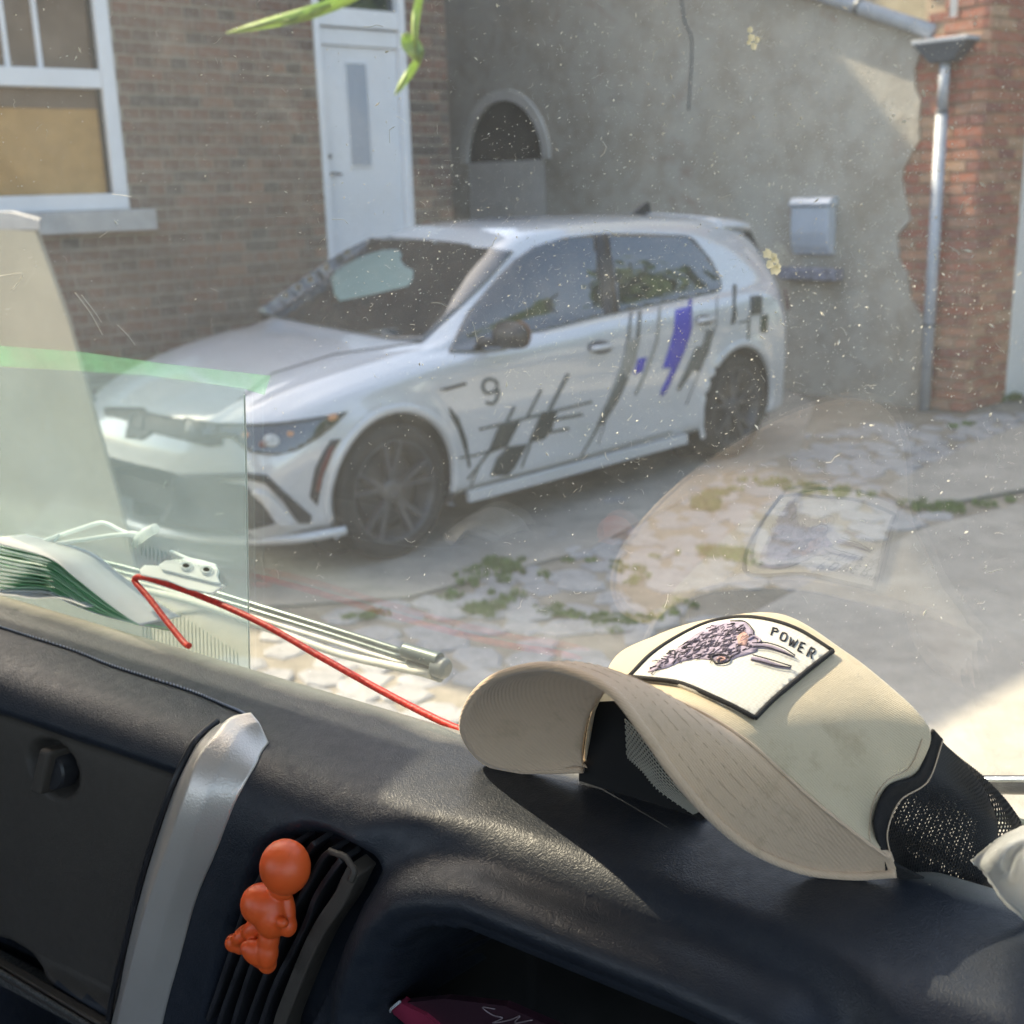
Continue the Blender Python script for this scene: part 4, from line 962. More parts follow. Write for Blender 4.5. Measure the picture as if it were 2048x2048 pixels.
for L, wd in sl_px:
    P = [dash_p(*q, lift=.0) for q in e5(L)]; P = [Vector(q) for q in cr(P, 40)]; V = []
    for i, p in enumerate(P):
        t = (P[min(i+1, 39)]-P[max(i-1, 0)]).normalized(); n_ = -VV; sd2 = t.cross(n_).normalized(); e = wd*.5
        V += [p-sd2*e+n_*.000, p+sd2*e+n_*.0, p+sd2*e-n_*.013, p-sd2*e-n_*.013]
    Fc = [(i*4+k, i*4+(k+1) % 4, (i+1)*4+(k+1) % 4, (i+1)*4+k) for i in range(39) for k in range(4)]+[(0, 1, 2, 3)]
    o = mesh('slat', V, Fc, MT['black_plastic'] if wd < .004 else MT['panel'], vt, smooth=False); fixnormals(o); bevel(o, .0009, 2)
tube('vent_frame', [Vector(q) for q in cr([dash_p(*q, lift=.0005) for q in e5([(1085, 365), (1150, 385), (1220, 430), (1280, 490), (1300, 560), (1275, 640)])], 30)], .0016, MT['panel'], vt, 8)
# glovebox-side wall panels of the cab: roof, pillars, rear bulkhead, floor, doors
MT['lining'] = simple('grey_headlining', (.20, .20, .19), .9, .06, 20)
MT['cab'] = simple('dark_cab_plastic', (.03, .03, .03), .7, .1, 20)
def vbox(name, u0, u1, v0, v1, h0, h1, mat, bev=0):
    return box(name, van((u0+u1)/2, (v0+v1)/2, (h0+h1)/2), UU*(u1-u0)/2, VV*(v1-v0)/2, ZZ*(h1-h0)/2, mat, van_, bev)
ROOFH = -.42; HEADV = .28
vbox('roof', -1.75, .75, -1.1, HEADV, ROOFH-.05, ROOFH, MT['lining'])
vbox('bulkhead', -1.75, .75, -1.15, -1.1, .12, 1.1, MT['cab'])
vbox('floor', -1.75, .75, -1.15, .6, 1.1, 1.14, MT['cab'])
vbox('door_panel', -1.75, -1.70, -1.1, .45, ROOFH, 1.1, MT['cab']); vbox('door_panel', .70, .75, -1.1, .42, .30, 1.1, MT['cab'])
vbox('front_panel', -1.75, .75, .53, .56, .45, 1.35, MT['white_paint'], .01)
vbox('seat', -.32, .28, -.75, -.15, .62, .80, MT['cab'], .05); vbox('seat_back', -.32, .28, -.92, -.76, .05, .80, MT['cab'], .05)
# cowl just outside the glass
vbox('cowl', -1.7, .70, .505, .60, .385, .45, simple('dusty_cream_cowl', (.50, .46, .38), .85, .15, 60, .5, 300, .001))
# ------------------------------------------------------------------ windscreen
def glassmat():
    m = M('windscreen_glass'); t = m.t; t.nodes.remove(m.p)
    tr = t.nodes.new('ShaderNodeBsdfTransparent'); tr.inputs[0].default_value = (.965, .98, .97, 1)
    gl = t.nodes.new('ShaderNodeBsdfGlossy'); gl.inputs['Roughness'].default_value = 0; gl.inputs['Color'].default_value = (1, 1, 1, 1)
    fr = t.nodes.new('ShaderNodeFresnel'); ge = t.nodes.new('ShaderNodeNewGeometry'); m.l(m.math('ADD', 1.42, m.math('MULTIPLY', ge.outputs['Backfacing'], 1/1.42-1.42)), fr.inputs['IOR'])
    mx = t.nodes.new('ShaderNodeMixShader'); m.l(m.math('ADD', .075, m.math('MULTIPLY', fr.outputs[0], .5)), mx.inputs[0]); m.l(tr.outputs[0], mx.inputs[1]); m.l(gl.outputs[0], mx.inputs[2])
    # film of dust: smudges that catch light
    df = t.nodes.new('ShaderNodeBsdfDiffuse'); df.inputs[0].default_value = (.80, .80, .76, 1)
    tl = t.nodes.new('ShaderNodeBsdfTranslucent'); tl.inputs[0].default_value = (.80, .80, .76, 1)
    ad = t.nodes.new('ShaderNodeMixShader'); ad.inputs[0].default_value = .5; m.l(df.outputs[0], ad.inputs[1]); m.l(tl.outputs[0], ad.inputs[2])
    n1 = m.noise(5, 5, .6); n2 = m.noise(90, 5, .7); n3 = m.noise(22, 4, .6, dist=1.5)
    d = m.math('ADD', m.math('MULTIPLY', m.ramp(n1, [(.35, .5), (.7, 1)]), .060), m.math('MULTIPLY', m.ramp(n2, [(.5, 0), (.8, 1)]), .03))
    d = m.math('ADD', d, m.math('MULTIPLY', m.ramp(n3, [(.60, 0), (.75, 1)]), .035))
    m2 = t.nodes.new('ShaderNodeMixShader'); m.l(d, m2.inputs[0]); m.l(mx.outputs[0], m2.inputs[1]); m.l(ad.outputs[0], m2.inputs[2])
    m.l(m2.outputs[0], m.out.inputs[0]); return m.m
MT['glass'] = glassmat()
ht_, hb_ = -.30, .40
gc = [van(-1.65, glass_v(hb_), hb_), van(.70, glass_v(hb_), hb_), van(.70, glass_v(ht_), ht_), van(-1.65, glass_v(ht_), ht_)]
ws_ = prism('windscreen', gc, GN*.004, MT['glass'], van_)
prism('windscreen_header', [van(-1.75, HEADV, ROOFH-.05), van(.75, HEADV, ROOFH-.05), van(.75, glass_v(ht_)+.02, ht_-.01), van(-1.75, glass_v(ht_)+.02, ht_-.01)], ZZ*-.03, MT['lining'], van_)
vbox('shade_board', -.925, -.645, glass_v(-.3)+.02, .392, -.325, -.315, MT['cab']); vbox('shade_board', -1.7, -.93, glass_v(-.3)+.02, .432, -.325, -.315, MT['cab']); vbox('shade_board', -.64, .70, glass_v(-.3)+.02, .432, -.325, -.315, MT['cab'])  # unseen boards added to shade the dash while sun reaches the cap
# dust grains, fibres and scratches on the inner face
V = []; Fc = []
def grain(px, py, s, el=1.0):
    p = onglass(px, py, -.0004); d = Vector((random.gauss(0, 1), random.gauss(0, 1), random.gauss(0, 1))).normalized(); a = d*s*el; b_ = d.orthogonal().normalized()*s; c_ = d.cross(b_).normalized()*s; b = len(V)
    V.extend([p-a, p+b_*.8, p-b_*.4+c_*.7, p-b_*.4-c_*.7, p+a]); Fc.extend([(b, b+1, b+2), (b, b+2, b+3), (b, b+3, b+1), (b+4, b+2, b+1), (b+4, b+3, b+2), (b+4, b+1, b+3)])
cl = [(random.uniform(800, 2048), random.uniform(0, 900)) for _ in range(60)]
for i in range(8000):
    if random.random() < .62: c_ = random.choice(cl); x, y = random.gauss(c_[0], 130), random.gauss(c_[1], 120)
    else: x, y = random.uniform(-40, 2090), random.uniform(-40, 1350)
    if x < 520 and y > 640: continue
    grain(x, y, min(.00065, .00009*math.exp(abs(random.gauss(0, .75)))), random.choice([1, 1, 1.4, 2.5]))
for i in range(120): grain(random.uniform(0, 2048), random.uniform(0, 1250), random.uniform(.0003, .0006), random.choice([1, 1.3, 1.8]))
mdust = simple('pale_dust', (.72, .69, .62), .9, .1)
def addfib(n, box_, lmin, lmax, r, curl):
    for i in range(n):
        x, y = random.uniform(box_[0], box_[2]), random.uniform(box_[1], box_[3]); a = random.uniform(0, 6.28); L = random.uniform(lmin, lmax); P = []
        for k in range(4): P.append(onglass(x, y, -.0004)); x += math.cos(a)*L/3; y += math.sin(a)*L/3; a += random.gauss(0, curl)
        v, f = tubevf(P, r, 3, len(V)); V.extend(v); Fc.extend(f)
addfib(520, (850, 0, 2048, 1000), 5, 16, .00004, .7); addfib(200, (0, 0, 2048, 1250), 6, 22, .00006, .7); addfib(26, (200, 0, 2048, 1200), 18, 42, .00013, .5)
tag(mesh('dust', V, Fc, mdust, van_, smooth=False), kind='stuff')
def scratch(L, r): tube('scratch', [Vector(q) for q in cr([onglass(*p, -.0004) for p in L], 16)], r, mdust, van_, 4)
for L in ([(150, 585), (180, 625), (205, 670)], [(163, 590), (190, 625), (203, 645)], [(235, 650), (255, 670), (270, 690)], [(0, 552), (45, 548), (25, 580)]): scratch(L, .0002)
V = []; Fc = []
for (x, y, s) in ((1535, 508, 9), (1548, 512, 7), (1550, 520, 8), (1540, 530, 8), (1550, 540, 10), (1556, 532, 6), (1500, 60, 5), (1503, 75, 6), (1508, 92, 6), (1514, 80, 5), (1498, 85, 4)):
    c_ = onglass(x, y, -.0005); b = len(V); n = 14
    t1 = UU; t2 = GN.cross(UU).normalized()
    V.append(c_-GN*.0006); V += [c_+(t1*math.cos(2*math.pi*k/n)+t2*math.sin(2*math.pi*k/n))*s*.00021*random.uniform(.7, 1.15) for k in range(n)]
    Fc += [(b, b+1+k, b+1+(k+1) % n) for k in range(n)]
spl = tag(mesh('dried_splash', V, Fc, simple('dried_splash', (.80, .72, .50), .9, .1), van_), kind='stuff')
# wipers outside the glass
MT['wiper'] = simple('grey_green_wiper', (.07, .095, .09), .3, .15, 40, Metallic=.5)
MT['wiper_dark'] = simple('dark_wiper_cap', (.10, .12, .12), .4, .1, 40)
MT['wiper_pale'] = simple('dusty_wiper', (.52, .52, .46), .8, .12, 80)
def wl(L, off): return [Vector(q) for q in cr([onglass(*p, off) for p in L], 40)]
wip = bpy.data.objects.new('wiper', None); COL.objects.link(wip); wip.parent = van_
tube('rail', wl([(-60, 1060), (0, 1075), (300, 1148), (600, 1238), (815, 1306)], .020), .0021, MT['wiper'], wip, 8)
tube('rail', wl([(-60, 1070), (0, 1086), (300, 1160), (600, 1250), (812, 1318)], .024), .0017, MT['wiper'], wip, 8)
tube('rail', wl([(-60, 1079), (0, 1096), (300, 1172), (600, 1264), (810, 1330)], .020), .0017, MT['wiper_pale'], wip, 8)
tube('blade', wl([(-60, 1098), (0, 1114), (250, 1172), (400, 1208), (600, 1280), (700, 1313), (860, 1348)], .014), .0027, MT['wiper_pale'], wip, 8)
ea = onglass(808, 1300, .020); eb = onglass(880, 1322, .020); ec = onglass(815, 1330, .018); ed = onglass(884, 1352, .018)
def capsule(name, pts, r, mat, par, n=6): 
    o = tube(name, pts, r, mat, par, n); return bevel(sharp(o), .0008)
capsule('end_cap', [ea, eb], [.0048, .0050], MT['wiper'], wip, 14); capsule('end_cap', [ec, ed], [.0040, .0042], MT['wiper'], wip, 14)
capsule('end_cap', [onglass(870, 1331, .019), onglass(892, 1338, .019), onglass(897, 1340, .019)], [.0066, .0062, .0044], MT['wiper_dark'], wip, 16)
wip2 = bpy.data.objects.new('wiper', None); COL.objects.link(wip2); wip2.parent = van_
tube('arm', wl([(1850, 1567), (1960, 1569), (2048, 1570), (2200, 1571)], .03), .0042, MT['black_plastic'], wip2, 10)
tube('arm_top', wl([(1850, 1558), (1960, 1559), (2048, 1559), (2200, 1559)], .028), .0014, MT['chrome'], wip2, 8)
tube('rail', wl([(1900, 1610), (1990, 1632), (2048, 1648), (2200, 1690)], .018), .0022, MT['wiper'], wip2, 8)
tube('rail', wl([(1900, 1622), (1990, 1644), (2048, 1662), (2200, 1702)], .016), .0018, MT['wiper_pale'], wip2, 8)
# ================================================================== film on the glass standing in for reflected papers
m = M('reflected_page_film'); t = m.t; tr = t.nodes.new('ShaderNodeBsdfTransparent'); tr.inputs[0].default_value = (.90, .95, .94, 1)
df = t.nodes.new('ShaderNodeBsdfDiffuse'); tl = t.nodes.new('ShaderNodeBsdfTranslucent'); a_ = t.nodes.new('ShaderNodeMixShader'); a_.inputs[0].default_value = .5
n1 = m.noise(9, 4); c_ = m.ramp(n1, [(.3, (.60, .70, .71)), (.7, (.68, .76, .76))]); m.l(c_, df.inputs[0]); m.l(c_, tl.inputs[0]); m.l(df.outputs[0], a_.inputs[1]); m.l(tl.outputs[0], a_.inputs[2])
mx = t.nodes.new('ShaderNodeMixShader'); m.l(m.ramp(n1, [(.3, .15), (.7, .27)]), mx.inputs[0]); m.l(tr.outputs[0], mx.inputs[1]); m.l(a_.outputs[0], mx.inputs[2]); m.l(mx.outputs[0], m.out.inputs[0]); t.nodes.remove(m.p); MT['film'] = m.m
m = M('green_reflection_film'); t = m.t; tr = t.nodes.new('ShaderNodeBsdfTransparent'); df = t.nodes.new('ShaderNodeBsdfTranslucent'); df.inputs[0].default_value = (.32, .74, .42, 1); mx = t.nodes.new('ShaderNodeMixShader')
m.l(m.ramp(m.noise(16, 4), [(.35, .08), (.7, .30)]), mx.inputs[0]); m.l(tr.outputs[0], mx.inputs[1]); m.l(df.outputs[0], mx.inputs[2]); m.l(mx.outputs[0], m.out.inputs[0]); t.nodes.remove(m.p); MT['green_reflection_film'] = m.m
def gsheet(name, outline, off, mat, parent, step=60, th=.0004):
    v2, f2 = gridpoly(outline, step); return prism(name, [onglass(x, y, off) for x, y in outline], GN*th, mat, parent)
rfilm = root('reflection_film', onglass(250, 1200, -.002), 'pale film with green top band, standing in for papers reflected in the windscreen at lower left', 'document')
gsheet('sheet', [(-40, 730), (10, 735), (150, 742), (300, 752), (420, 768), (488, 778), (492, 900), (495, 1150), (498, 1380), (-40, 1380)], -.0025, MT['film'], rfilm)
gsheet('top_band', [(-40, 690), (0, 692), (160, 704), (330, 728), (540, 752), (528, 790), (488, 778), (300, 752), (150, 742), (-40, 730)], -.0031, MT['green_reflection_film'], rfilm)
tube('edge', wl([(489, 790), (493, 950), (496, 1150), (500, 1380)], -.003), .0005, simple('film_edge', (.45, .55, .53), .3), rfilm, 6)
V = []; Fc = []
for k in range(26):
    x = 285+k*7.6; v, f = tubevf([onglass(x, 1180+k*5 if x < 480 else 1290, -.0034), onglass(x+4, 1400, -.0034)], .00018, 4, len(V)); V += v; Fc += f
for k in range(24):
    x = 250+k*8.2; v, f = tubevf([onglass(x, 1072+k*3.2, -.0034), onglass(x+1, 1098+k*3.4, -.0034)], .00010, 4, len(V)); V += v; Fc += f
tag(mesh('reflected_print_lines', V, Fc, simple('reflected_print_tone', (.12, .22, .2), .8), rfilm), kind='stuff')
# ================================================================== leaflets
lf = root('leaflet_stack', atv(130, 1240, .455), 'fanned stack of green and white paper leaflets at the left end of the dashboard', 'leaflets')
MT['paper_white'] = simple('white_paper', (.74, .76, .78), .7, .04, 20); MT['paper_green'] = simple('green_paper', (.26, .58, .34), .7, .15, 14); MT['paper_mint'] = simple('mint_paper', (.58, .80, .62), .7, .12, 14)
b1 = lambda L: [(x/4.025, 980+y/4.025) for x, y in L]
topc = [(-120, 395), (0, 428), (150, 470), (300, 505), (450, 570), (600, 690), (800, 850), (1000, 1000), (1130, 1085)]
botc = [(-120, 800), (0, 815), (100, 812), (250, 808), (370, 822), (480, 870), (650, 950), (850, 1020), (1130, 1085)]
def sheetcurve(L, v0, v1, dz, mat, name='leaflet'):
    A = [Vector(q) for q in cr([atv(x, y, v0) for x, y in b1(L)], 40)]; V = []
    for p in A: V += [p, p+VV*(v1-v0)-ZZ*dz]
    o = mesh(name, V, [(i*2, i*2+1, i*2+3, i*2+2) for i in range(39)], mat, lf); solid(o, .0006, 0); return o
N_ = 13
for k in range(N_):
    f_ = k/(N_-1); L = []
    for (a1_, b1_) in zip(topc, botc):
        jx = (random.uniform(-6, 6)); L.append((a1_[0]*(1-f_)+b1_[0]*f_, a1_[1]*(1-f_)+b1_[1]*f_+random.uniform(-5, 5)))
    mt = MT['paper_white'] if k in (0, 12) else (MT['paper_green'] if k % 3 in (1,) else MT['paper_mint'])
    sheetcurve(L, .4475+.0012*(k % 3), .474, .012, mt)
sheetcurve([(-120, 400), (0, 432), (300, 512), (460, 585), (600, 700), (800, 860), (1000, 1008), (1135, 1088)], .4465, .478, .004, MT['paper_white'])
sheetcurve([(-100, 820), (0, 842), (120, 852), (260, 872), (480, 872), (700, 945)], .444, .47, .004, MT['paper_white'])
# ================================================================== red cord
cordm = M('red_cord'); wv = cordm.t.nodes.new('ShaderNodeTexNoise'); wv.inputs['Scale'].default_value = 350; cordm.l(cordm.co(), wv.inputs['Vector'])
cordm.base(cordm.ramp(wv.outputs[0], [(.35, (.42, .012, .008)), (.65, (.66, .03, .018))])).set(Roughness=.5); cordm.bump(wv.outputs[0], .6, .0006)
P = [atv(x, y, v) for x, y, v in [(378, 1292, .449), (366, 1283, .452), (330, 1238, .458), (297, 1195, .463), (272, 1166, .466), (270, 1157, .467), (280, 1154, .467), (305, 1159, .466), (400, 1192, .464), (520, 1245, .461), (640, 1313, .458), (760, 1380, .455), (860, 1432, .452), (930, 1464, .449), (1010, 1500, .446)]]
cord = tube('red_cord', P, .0020, cordm.m, None, 12, dense=160); tag(cord, 'red cord looped over the wiper line and running along the dashboard to the cap', 'cord')
# ================================================================== broken white plastic pieces behind the glass edge
def translucent(mt, c, f=.45):
    t = mt.node_tree; p = t.nodes['Principled BSDF']; o = t.nodes['Material Output']; tl = t.nodes.new('ShaderNodeBsdfTranslucent'); tl.inputs[0].default_value = (*c, 1); mx = t.nodes.new('ShaderNodeMixShader'); mx.inputs[0].default_value = f
    t.links.new(p.outputs[0], mx.inputs[1]); t.links.new(tl.outputs[0], mx.inputs[2]); t.links.new(mx.outputs[0], o.inputs[0]); return mt
MT['white_plastic'] = translucent(simple('white_plastic', (.85, .88, .88), .45, .04, 20), (.85, .88, .88), .5)
translucent(spl.data.materials[0], (.85, .78, .55), .5); translucent(MT['paper_white'], (.8, .82, .84)); translucent(MT['paper_mint'], (.45, .8, .5)); translucent(MT['paper_green'], (.2, .6, .3))
def plate(name, outline, v, th, mat, label, cat):
    c_ = atv(*outline[0], v); n_ = (VV*.8+ZZ*.6).normalized()
    o = prism(name, [onplane(x, y, c_, n_) for x, y in outline], n_*th, mat); bevel(o, .0006); tag(o, label, cat); return o
hk = root('white_hook', atv(180, 1090, .478), 'bent white plastic hook lying above the leaflets, against the glass', 'hook')
def t4(L, v): return [Vector(q) for q in cr([atv(x, y, v) for x, y in b1(L)], 24)]
tube('rod', t4([(460, 430), (700, 395), (900, 365), (1060, 352)], .475), .0015, MT['white_plastic'], hk, 8)
tube('rod', t4([(500, 360), (650, 310), (790, 265), (860, 270), (960, 320), (1060, 362)], .477), .0015, MT['white_plastic'], hk, 8)
tube('rod', t4([(280, 425), (400, 390), (480, 360), (430, 420), (370, 455)], .476), .0011, MT['white_plastic'], hk, 8)
tube('head', t4([(1110, 400), (1180, 345), (1250, 310)], .475), .0035, MT['white_plastic'], hk, 10)
tube('stub', t4([(1050, 350), (1110, 365), (1080, 450)], .475), .0020, MT['white_plastic'], hk, 8)
clp = root('white_clip', atv(380, 1170, .478), 'broken white plastic clip with two holes beside the cord', 'clip')
def plate2(name, L, v, th, mat):
    c_ = atv(*b1([(1500, 700)])[0], v-.010); n_ = (ZZ*.8-VV*.6).normalized(); o = prism(name, [onplane(x, y, c_, n_) for x, y in b1(L)], -n_*th, mat, clp); bevel(o, .0005); return o
plate2('base', [(1120, 640), (1160, 603), (1290, 610), (1360, 640), (1500, 660), (1810, 765), (1700, 832), (1500, 790), (1340, 725), (1130, 680)], .476, .0016, MT['white_plastic'])
plate2('body', [(1275, 600), (1330, 565), (1450, 555), (1520, 540), (1620, 560), (1730, 590), (1755, 640), (1745, 690), (1770, 750), (1700, 740), (1500, 690), (1300, 640)], .474, .002, MT['white_plastic'])
for (x, y) in ((1498, 609), (1662, 640)):
    c_ = atv(*b1([(1500, 700)])[0], .4627); n_ = (ZZ*.8-VV*.6).normalized(); q = [onplane(*b1([(x+25*math.cos(t_), y+15*math.sin(t_))])[0], c_, n_) for t_ in np.linspace(0, 6.283, 16)[:-1]]
    prism('hole', q, n_*.0004, MT['void'], clp)
    ring = [onplane(*b1([(x+(38+6)*math.cos(t_), y+26*math.sin(t_))])[0], c_, n_) for t_ in np.linspace(0, 6.283, 24)]
    tube('hole_rim', ring, .0006, MT['white_plastic'], clp, 6)
plate2('tongue', [(1355, 490), (1380, 478), (1540, 545), (1490, 548)], .474, .0014, MT['white_plastic'])
# ================================================================== trucker cap
cap = root('trucker_cap', atv(1450, 1600, .42), 'beige trucker cap with a black bordered animal patch reading POWER and black mesh back', 'cap')
def fabric(name, ca, cb, stain=(.34, .25, .15), sc=1500):
    m = M(name); n1 = m.noise(12, 5, .6); n2 = m.noise(45, 5, .7); br = m.t.nodes.new('ShaderNodeTexWave'); br.wave_type = 'BANDS'; br.bands_direction = 'DIAGONAL'; br.inputs['Scale'].default_value = 420; br.inputs['Distortion'].default_value = 1.2; m.l(m.co(), br.inputs['Vector'])
    w2 = m.noise(sc, 2)
    c = m.ramp(n1, [(.3, ca), (.7, cb)]); c = m.mix(m.math('MULTIPLY', m.ramp(n2, [(.55, 0), (.72, 1)]), .5), c, stain)
    c = m.mix(.10, c, m.ramp(br.outputs[0], [(0, tuple(x*.72 for x in ca)), (1, tuple(min(1, x*1.08) for x in cb))]))
    m.base(c).set(Roughness=.95); m.p.inputs['Sheen Weight'].default_value = .25
    m.bump(br.outputs[0], .3, .0004, m.bump(w2, .5, .0004, m.bump(m.noise(40, 5), .25, .003))); return m.m
MT['crown'] = fabric('cream_twill', (.54, .45, .315), (.61, .52, .38)); MT['brim'] = fabric('beige_brim_cloth', (.60, .44, .31), (.66, .495, .36))
MT['thread'] = simple('beige_thread', (.58, .45, .335), .9)
def v3(L): return [tuple(atv(x, y, v)) for x, y, v in L]
# crown front panel: rows from the brim seam up to the ridge, then over to the mesh
r0 = [(1165, 1530, .428), (1178, 1440, .415), (1207, 1378, .402), (1240, 1356, .390), (1320, 1390, .377), (1400, 1425, .374), (1490, 1478, .377), (1560, 1538, .385), (1625, 1596, .395), (1692, 1650, .405), (1760, 1698, .414)]
r1 = [(1180, 1500, .440), (1190, 1400, .428), (1215, 1345, .412), (1262, 1330, .400), (1345, 1350, .393), (1435, 1385, .389), (1535, 1435, .390), (1615, 1495, .396), (1680, 1560, .405), (1725, 1625, .412), (1768, 1680, .418)]
r2 = [(1195, 1470, .452), (1205, 1370, .442), (1228, 1322, .428), (1290, 1300, .418), (1375, 1310, .413), (1480, 1330, .411), (1590, 1375, .411), (1675, 1435, .412), (1735, 1500, .415), (1760, 1570, .416), (1776, 1640, .420)]
r3 = [(1215, 1450, .462), (1222, 1350, .454), (1240, 1305, .443), (1310, 1276, .436), (1405, 1268, .433), (1520, 1272, .432), (1630, 1318, .430), (1722, 1384, .428), (1782, 1452, .426), (1802, 1530, .424), (1790, 1590, .424)]
r4 = [(1235, 1430, .470), (1242, 1335, .464), (1262, 1300, .455), (1325, 1265, .450), (1420, 1238, .450), (1562, 1228, .450), (1690, 1302, .445), (1782, 1374, .440), (1842, 1432, .436), (1862, 1478, .434), (1835, 1545, .430)]
Gc = loft([v3(r) for r in (r0, r1, r2, r3, r4)], 90, 50)
cv = [Vector(p) for p in Gc.reshape(-1, 3)]; crown_ = mesh('crown', cv, gridfaces(50, 90), MT['crown'], cap)
if crown_.data.polygons[25*89+45].normal.dot(ZZ) < 0: crown_.data.flip_normals()
solid(crown_, .0014)
CB = BVHTree.FromPolygons(cv, gridfaces(50, 90))
def chit(px, py):
    d = ray(px, py).normalized(); r = CB.ray_cast(CAM, d)
    if r[0] is None: return None
    n = r[1]; return r[0], (n if n.dot(d) < 0 else -n)
def capdecal(name, outline, off, mat, parent, step=12, th=.0008):
    v2, f2 = gridpoly(outline, step); H = [chit(*p) for p in v2]; good = [(v2[i], h) for i, h in enumerate(H) if h]
    if not good: print('cap miss', name); return None
    V = []
    for p, h in zip(v2, H):
        if h is None: h = min(good, key=lambda q: (q[0][0]-p[0])**2+(q[0][1]-p[1])**2)[1]
        V.append(h[0]+h[1]*off)
    o = mesh(name, V, f2, mat, parent); c = V[f2[0][0]]; nn = (V[f2[0][1]]-V[f2[0][0]]).cross(V[f2[0][2]]-V[f2[0][1]])
    if nn.dot(CAM-c) < 0: o.data.flip_normals()
    if th: solid(o, th)
    return o
for L in ([(1845, 1478), (1818, 1535), (1775, 1560), (1748, 1600), (1738, 1660), (1742, 1692)],):
    P = [h[0]+h[1]*.0003 for h in (chit(x, y) for x, y in cr([(a_, b_, 0) for a_, b_ in L], 60)[:, :2]) if h]
    if len(P) > 3: tube('stitch_line', P, .00022, MT['thread'], cap, 5)
# brim: leading edge paired with the seam
lead = [(1165, 1534, .424), (1085, 1536, .421), (1005, 1532, .418), (955, 1505, .414), (926, 1455, .405), (940, 1398, .392), (990, 1350, .376), (1075, 1327, .356), (1155, 1340, .342), (1225, 1378, .334), (1285, 1452, .332), (1350, 1545, .342), (1420, 1625, .362), (1500, 1690, .386), (1600, 1733, .406), (1700, 1746, .416), (1792, 1741, .421)]
seamb = [(1168, 1530, .426), (1166, 1510, .424), (1168, 1480, .421), (1176, 1440, .415), (1190, 1405, .409), (1210, 1376, .401), (1232, 1358, .393), (1262, 1368, .383), (1310, 1388, .377), (1370, 1412, .374), (1440, 1448, .3745), (1510, 1495, .3785), (1575, 1552, .387), (1640, 1608, .397), (1700, 1656, .406), (1748, 1692, .4125), (1782, 1716, .417)]
A = [Vector(atv(*p)) for p in lead]; B = [Vector(atv(*p)) for p in seamb]
rowsB = []
for f_ in (0, .25, .5, .75, 1.0):
    r_ = []
    for i, (a1_, b1_) in enumerate(zip(A, B)):
        bulge = math.sin(math.pi*f_)*.0045*math.sin(math.pi*i/(len(A)-1))
        r_.append(tuple(a1_.lerp(b1_, f_)+ZZ*bulge))
    rowsB.append(r_)
Gb = loft(rowsB, 120, 26); bvv = [Vector(p) for p in Gb.reshape(-1, 3)]
brim = mesh('brim', bvv, gridfaces(26, 120), MT['brim'], cap)
if brim.data.polygons[10*119+70].normal.dot(ZZ-VV) < 0: brim.data.flip_normals()
solid(brim, .0028, -1)
def bp(i, f_, off=.0004):
    """point on the brim grid: i 0..1 across, f_ 0..1 from edge to seam"""
    a_ = min(int(i*119), 118); b_ = min(int(f_*25), 24); p = Vector(Gb[b_, a_]); q = Vector(Gb[b_, a_+1]); r_ = Vector(Gb[b_+1, a_])
    n_ = (q-p).cross(r_-p).normalized(); n_ = n_ if n_.dot(ZZ-VV) > 0 else -n_; return p.lerp(r_, f_*25-b_)+n_*off
tube('edge_binding', [Vector(q)-ZZ*.0012 for q in cr([tuple(a_) for a_ in A], 200)], .0019, MT['brim'], cap, 8)
V = []; Fc = []
for j in range(5):
    f_ = .14+.15*j
    cnt_ = 150
    for k in range(cnt_):
        i = .16+.82*(k/cnt_) if j < 9 else 0
        a_ = bp(i, f_, .0002); b_ = bp(min(i+.0033, 1), f_, .0002); v, f = tubevf([a_, b_], .00009, 4, len(V)); V += v; Fc += f
tag(mesh('stitching', V, Fc, MT['thread'], cap), kind='stuff')
tube('seam', [bp(i, .985, .0004) for i in np.linspace(.22, 1, 80)], .0007, MT['brim'], cap, 6)
# dark inside of the cap (lining and sweatband)
ins = [(1172, 1440, .418), (1200, 1420, .414), (1255, 1425, .414), (1265, 1470, .414), (1310, 1500, .417), (1330, 1560, .421), (1410, 1630, .423), (1300, 1600, .424), (1170, 1560, .426)]
inside = mesh('sweatband', [atv(x, y, .428) for x, y in [(1160, 1405), (1262, 1400), (1300, 1450), (1330, 1500), (1420, 1640), (1330, 1640), (1160, 1560)]], [(0, 1, 2, 3, 4, 5, 6)], simple('black_lining', (.008, .008, .009), .9), cap, smooth=False); solid(inside, .001)
# mesh back: hexagonal net built as geometry
def net(rowsN, nu, nv, rad, name='mesh_back'):
    Gn = loft(rowsN, nu*2+1, nv+1); V = []; E = []; idx = {}
    def vid(i, j):
        if (i, j) not in idx: idx[(i, j)] = len(V); V.append(Vector(Gn[j, i]))
        return idx[(i, j)]
    for j in range(nv):
        for i in range(0, nu*2-1, 1):
            if (i+j) % 2 == 0: E.append((vid(i, j), vid(i, j+1)))
        for i in range(0, nu*2-1): E.append((vid(i, j), vid(i+1, j)))
    VV_ = []; FF_ = []
    for a_, b_ in E:
        v, f = tubevf([V[a_], V[b_]], rad, 4, len(VV_), cap=False); VV_ += v; FF_ += f
    return tag(mesh(name, VV_, FF_, MT['net'], cap, smooth=False), kind='stuff')
MT['net'] = simple('black_netting', (.012, .012, .014), .6, .2)
n0 = [(1762, 1700, .416), (1748, 1640, .414), (1775, 1575, .418), (1835, 1545, .430), (1866, 1455, .438)]
n1_ = [(1800, 1745, .430), (1810, 1680, .428), (1840, 1615, .432), (1880, 1560, .438), (1893, 1488, .446)]
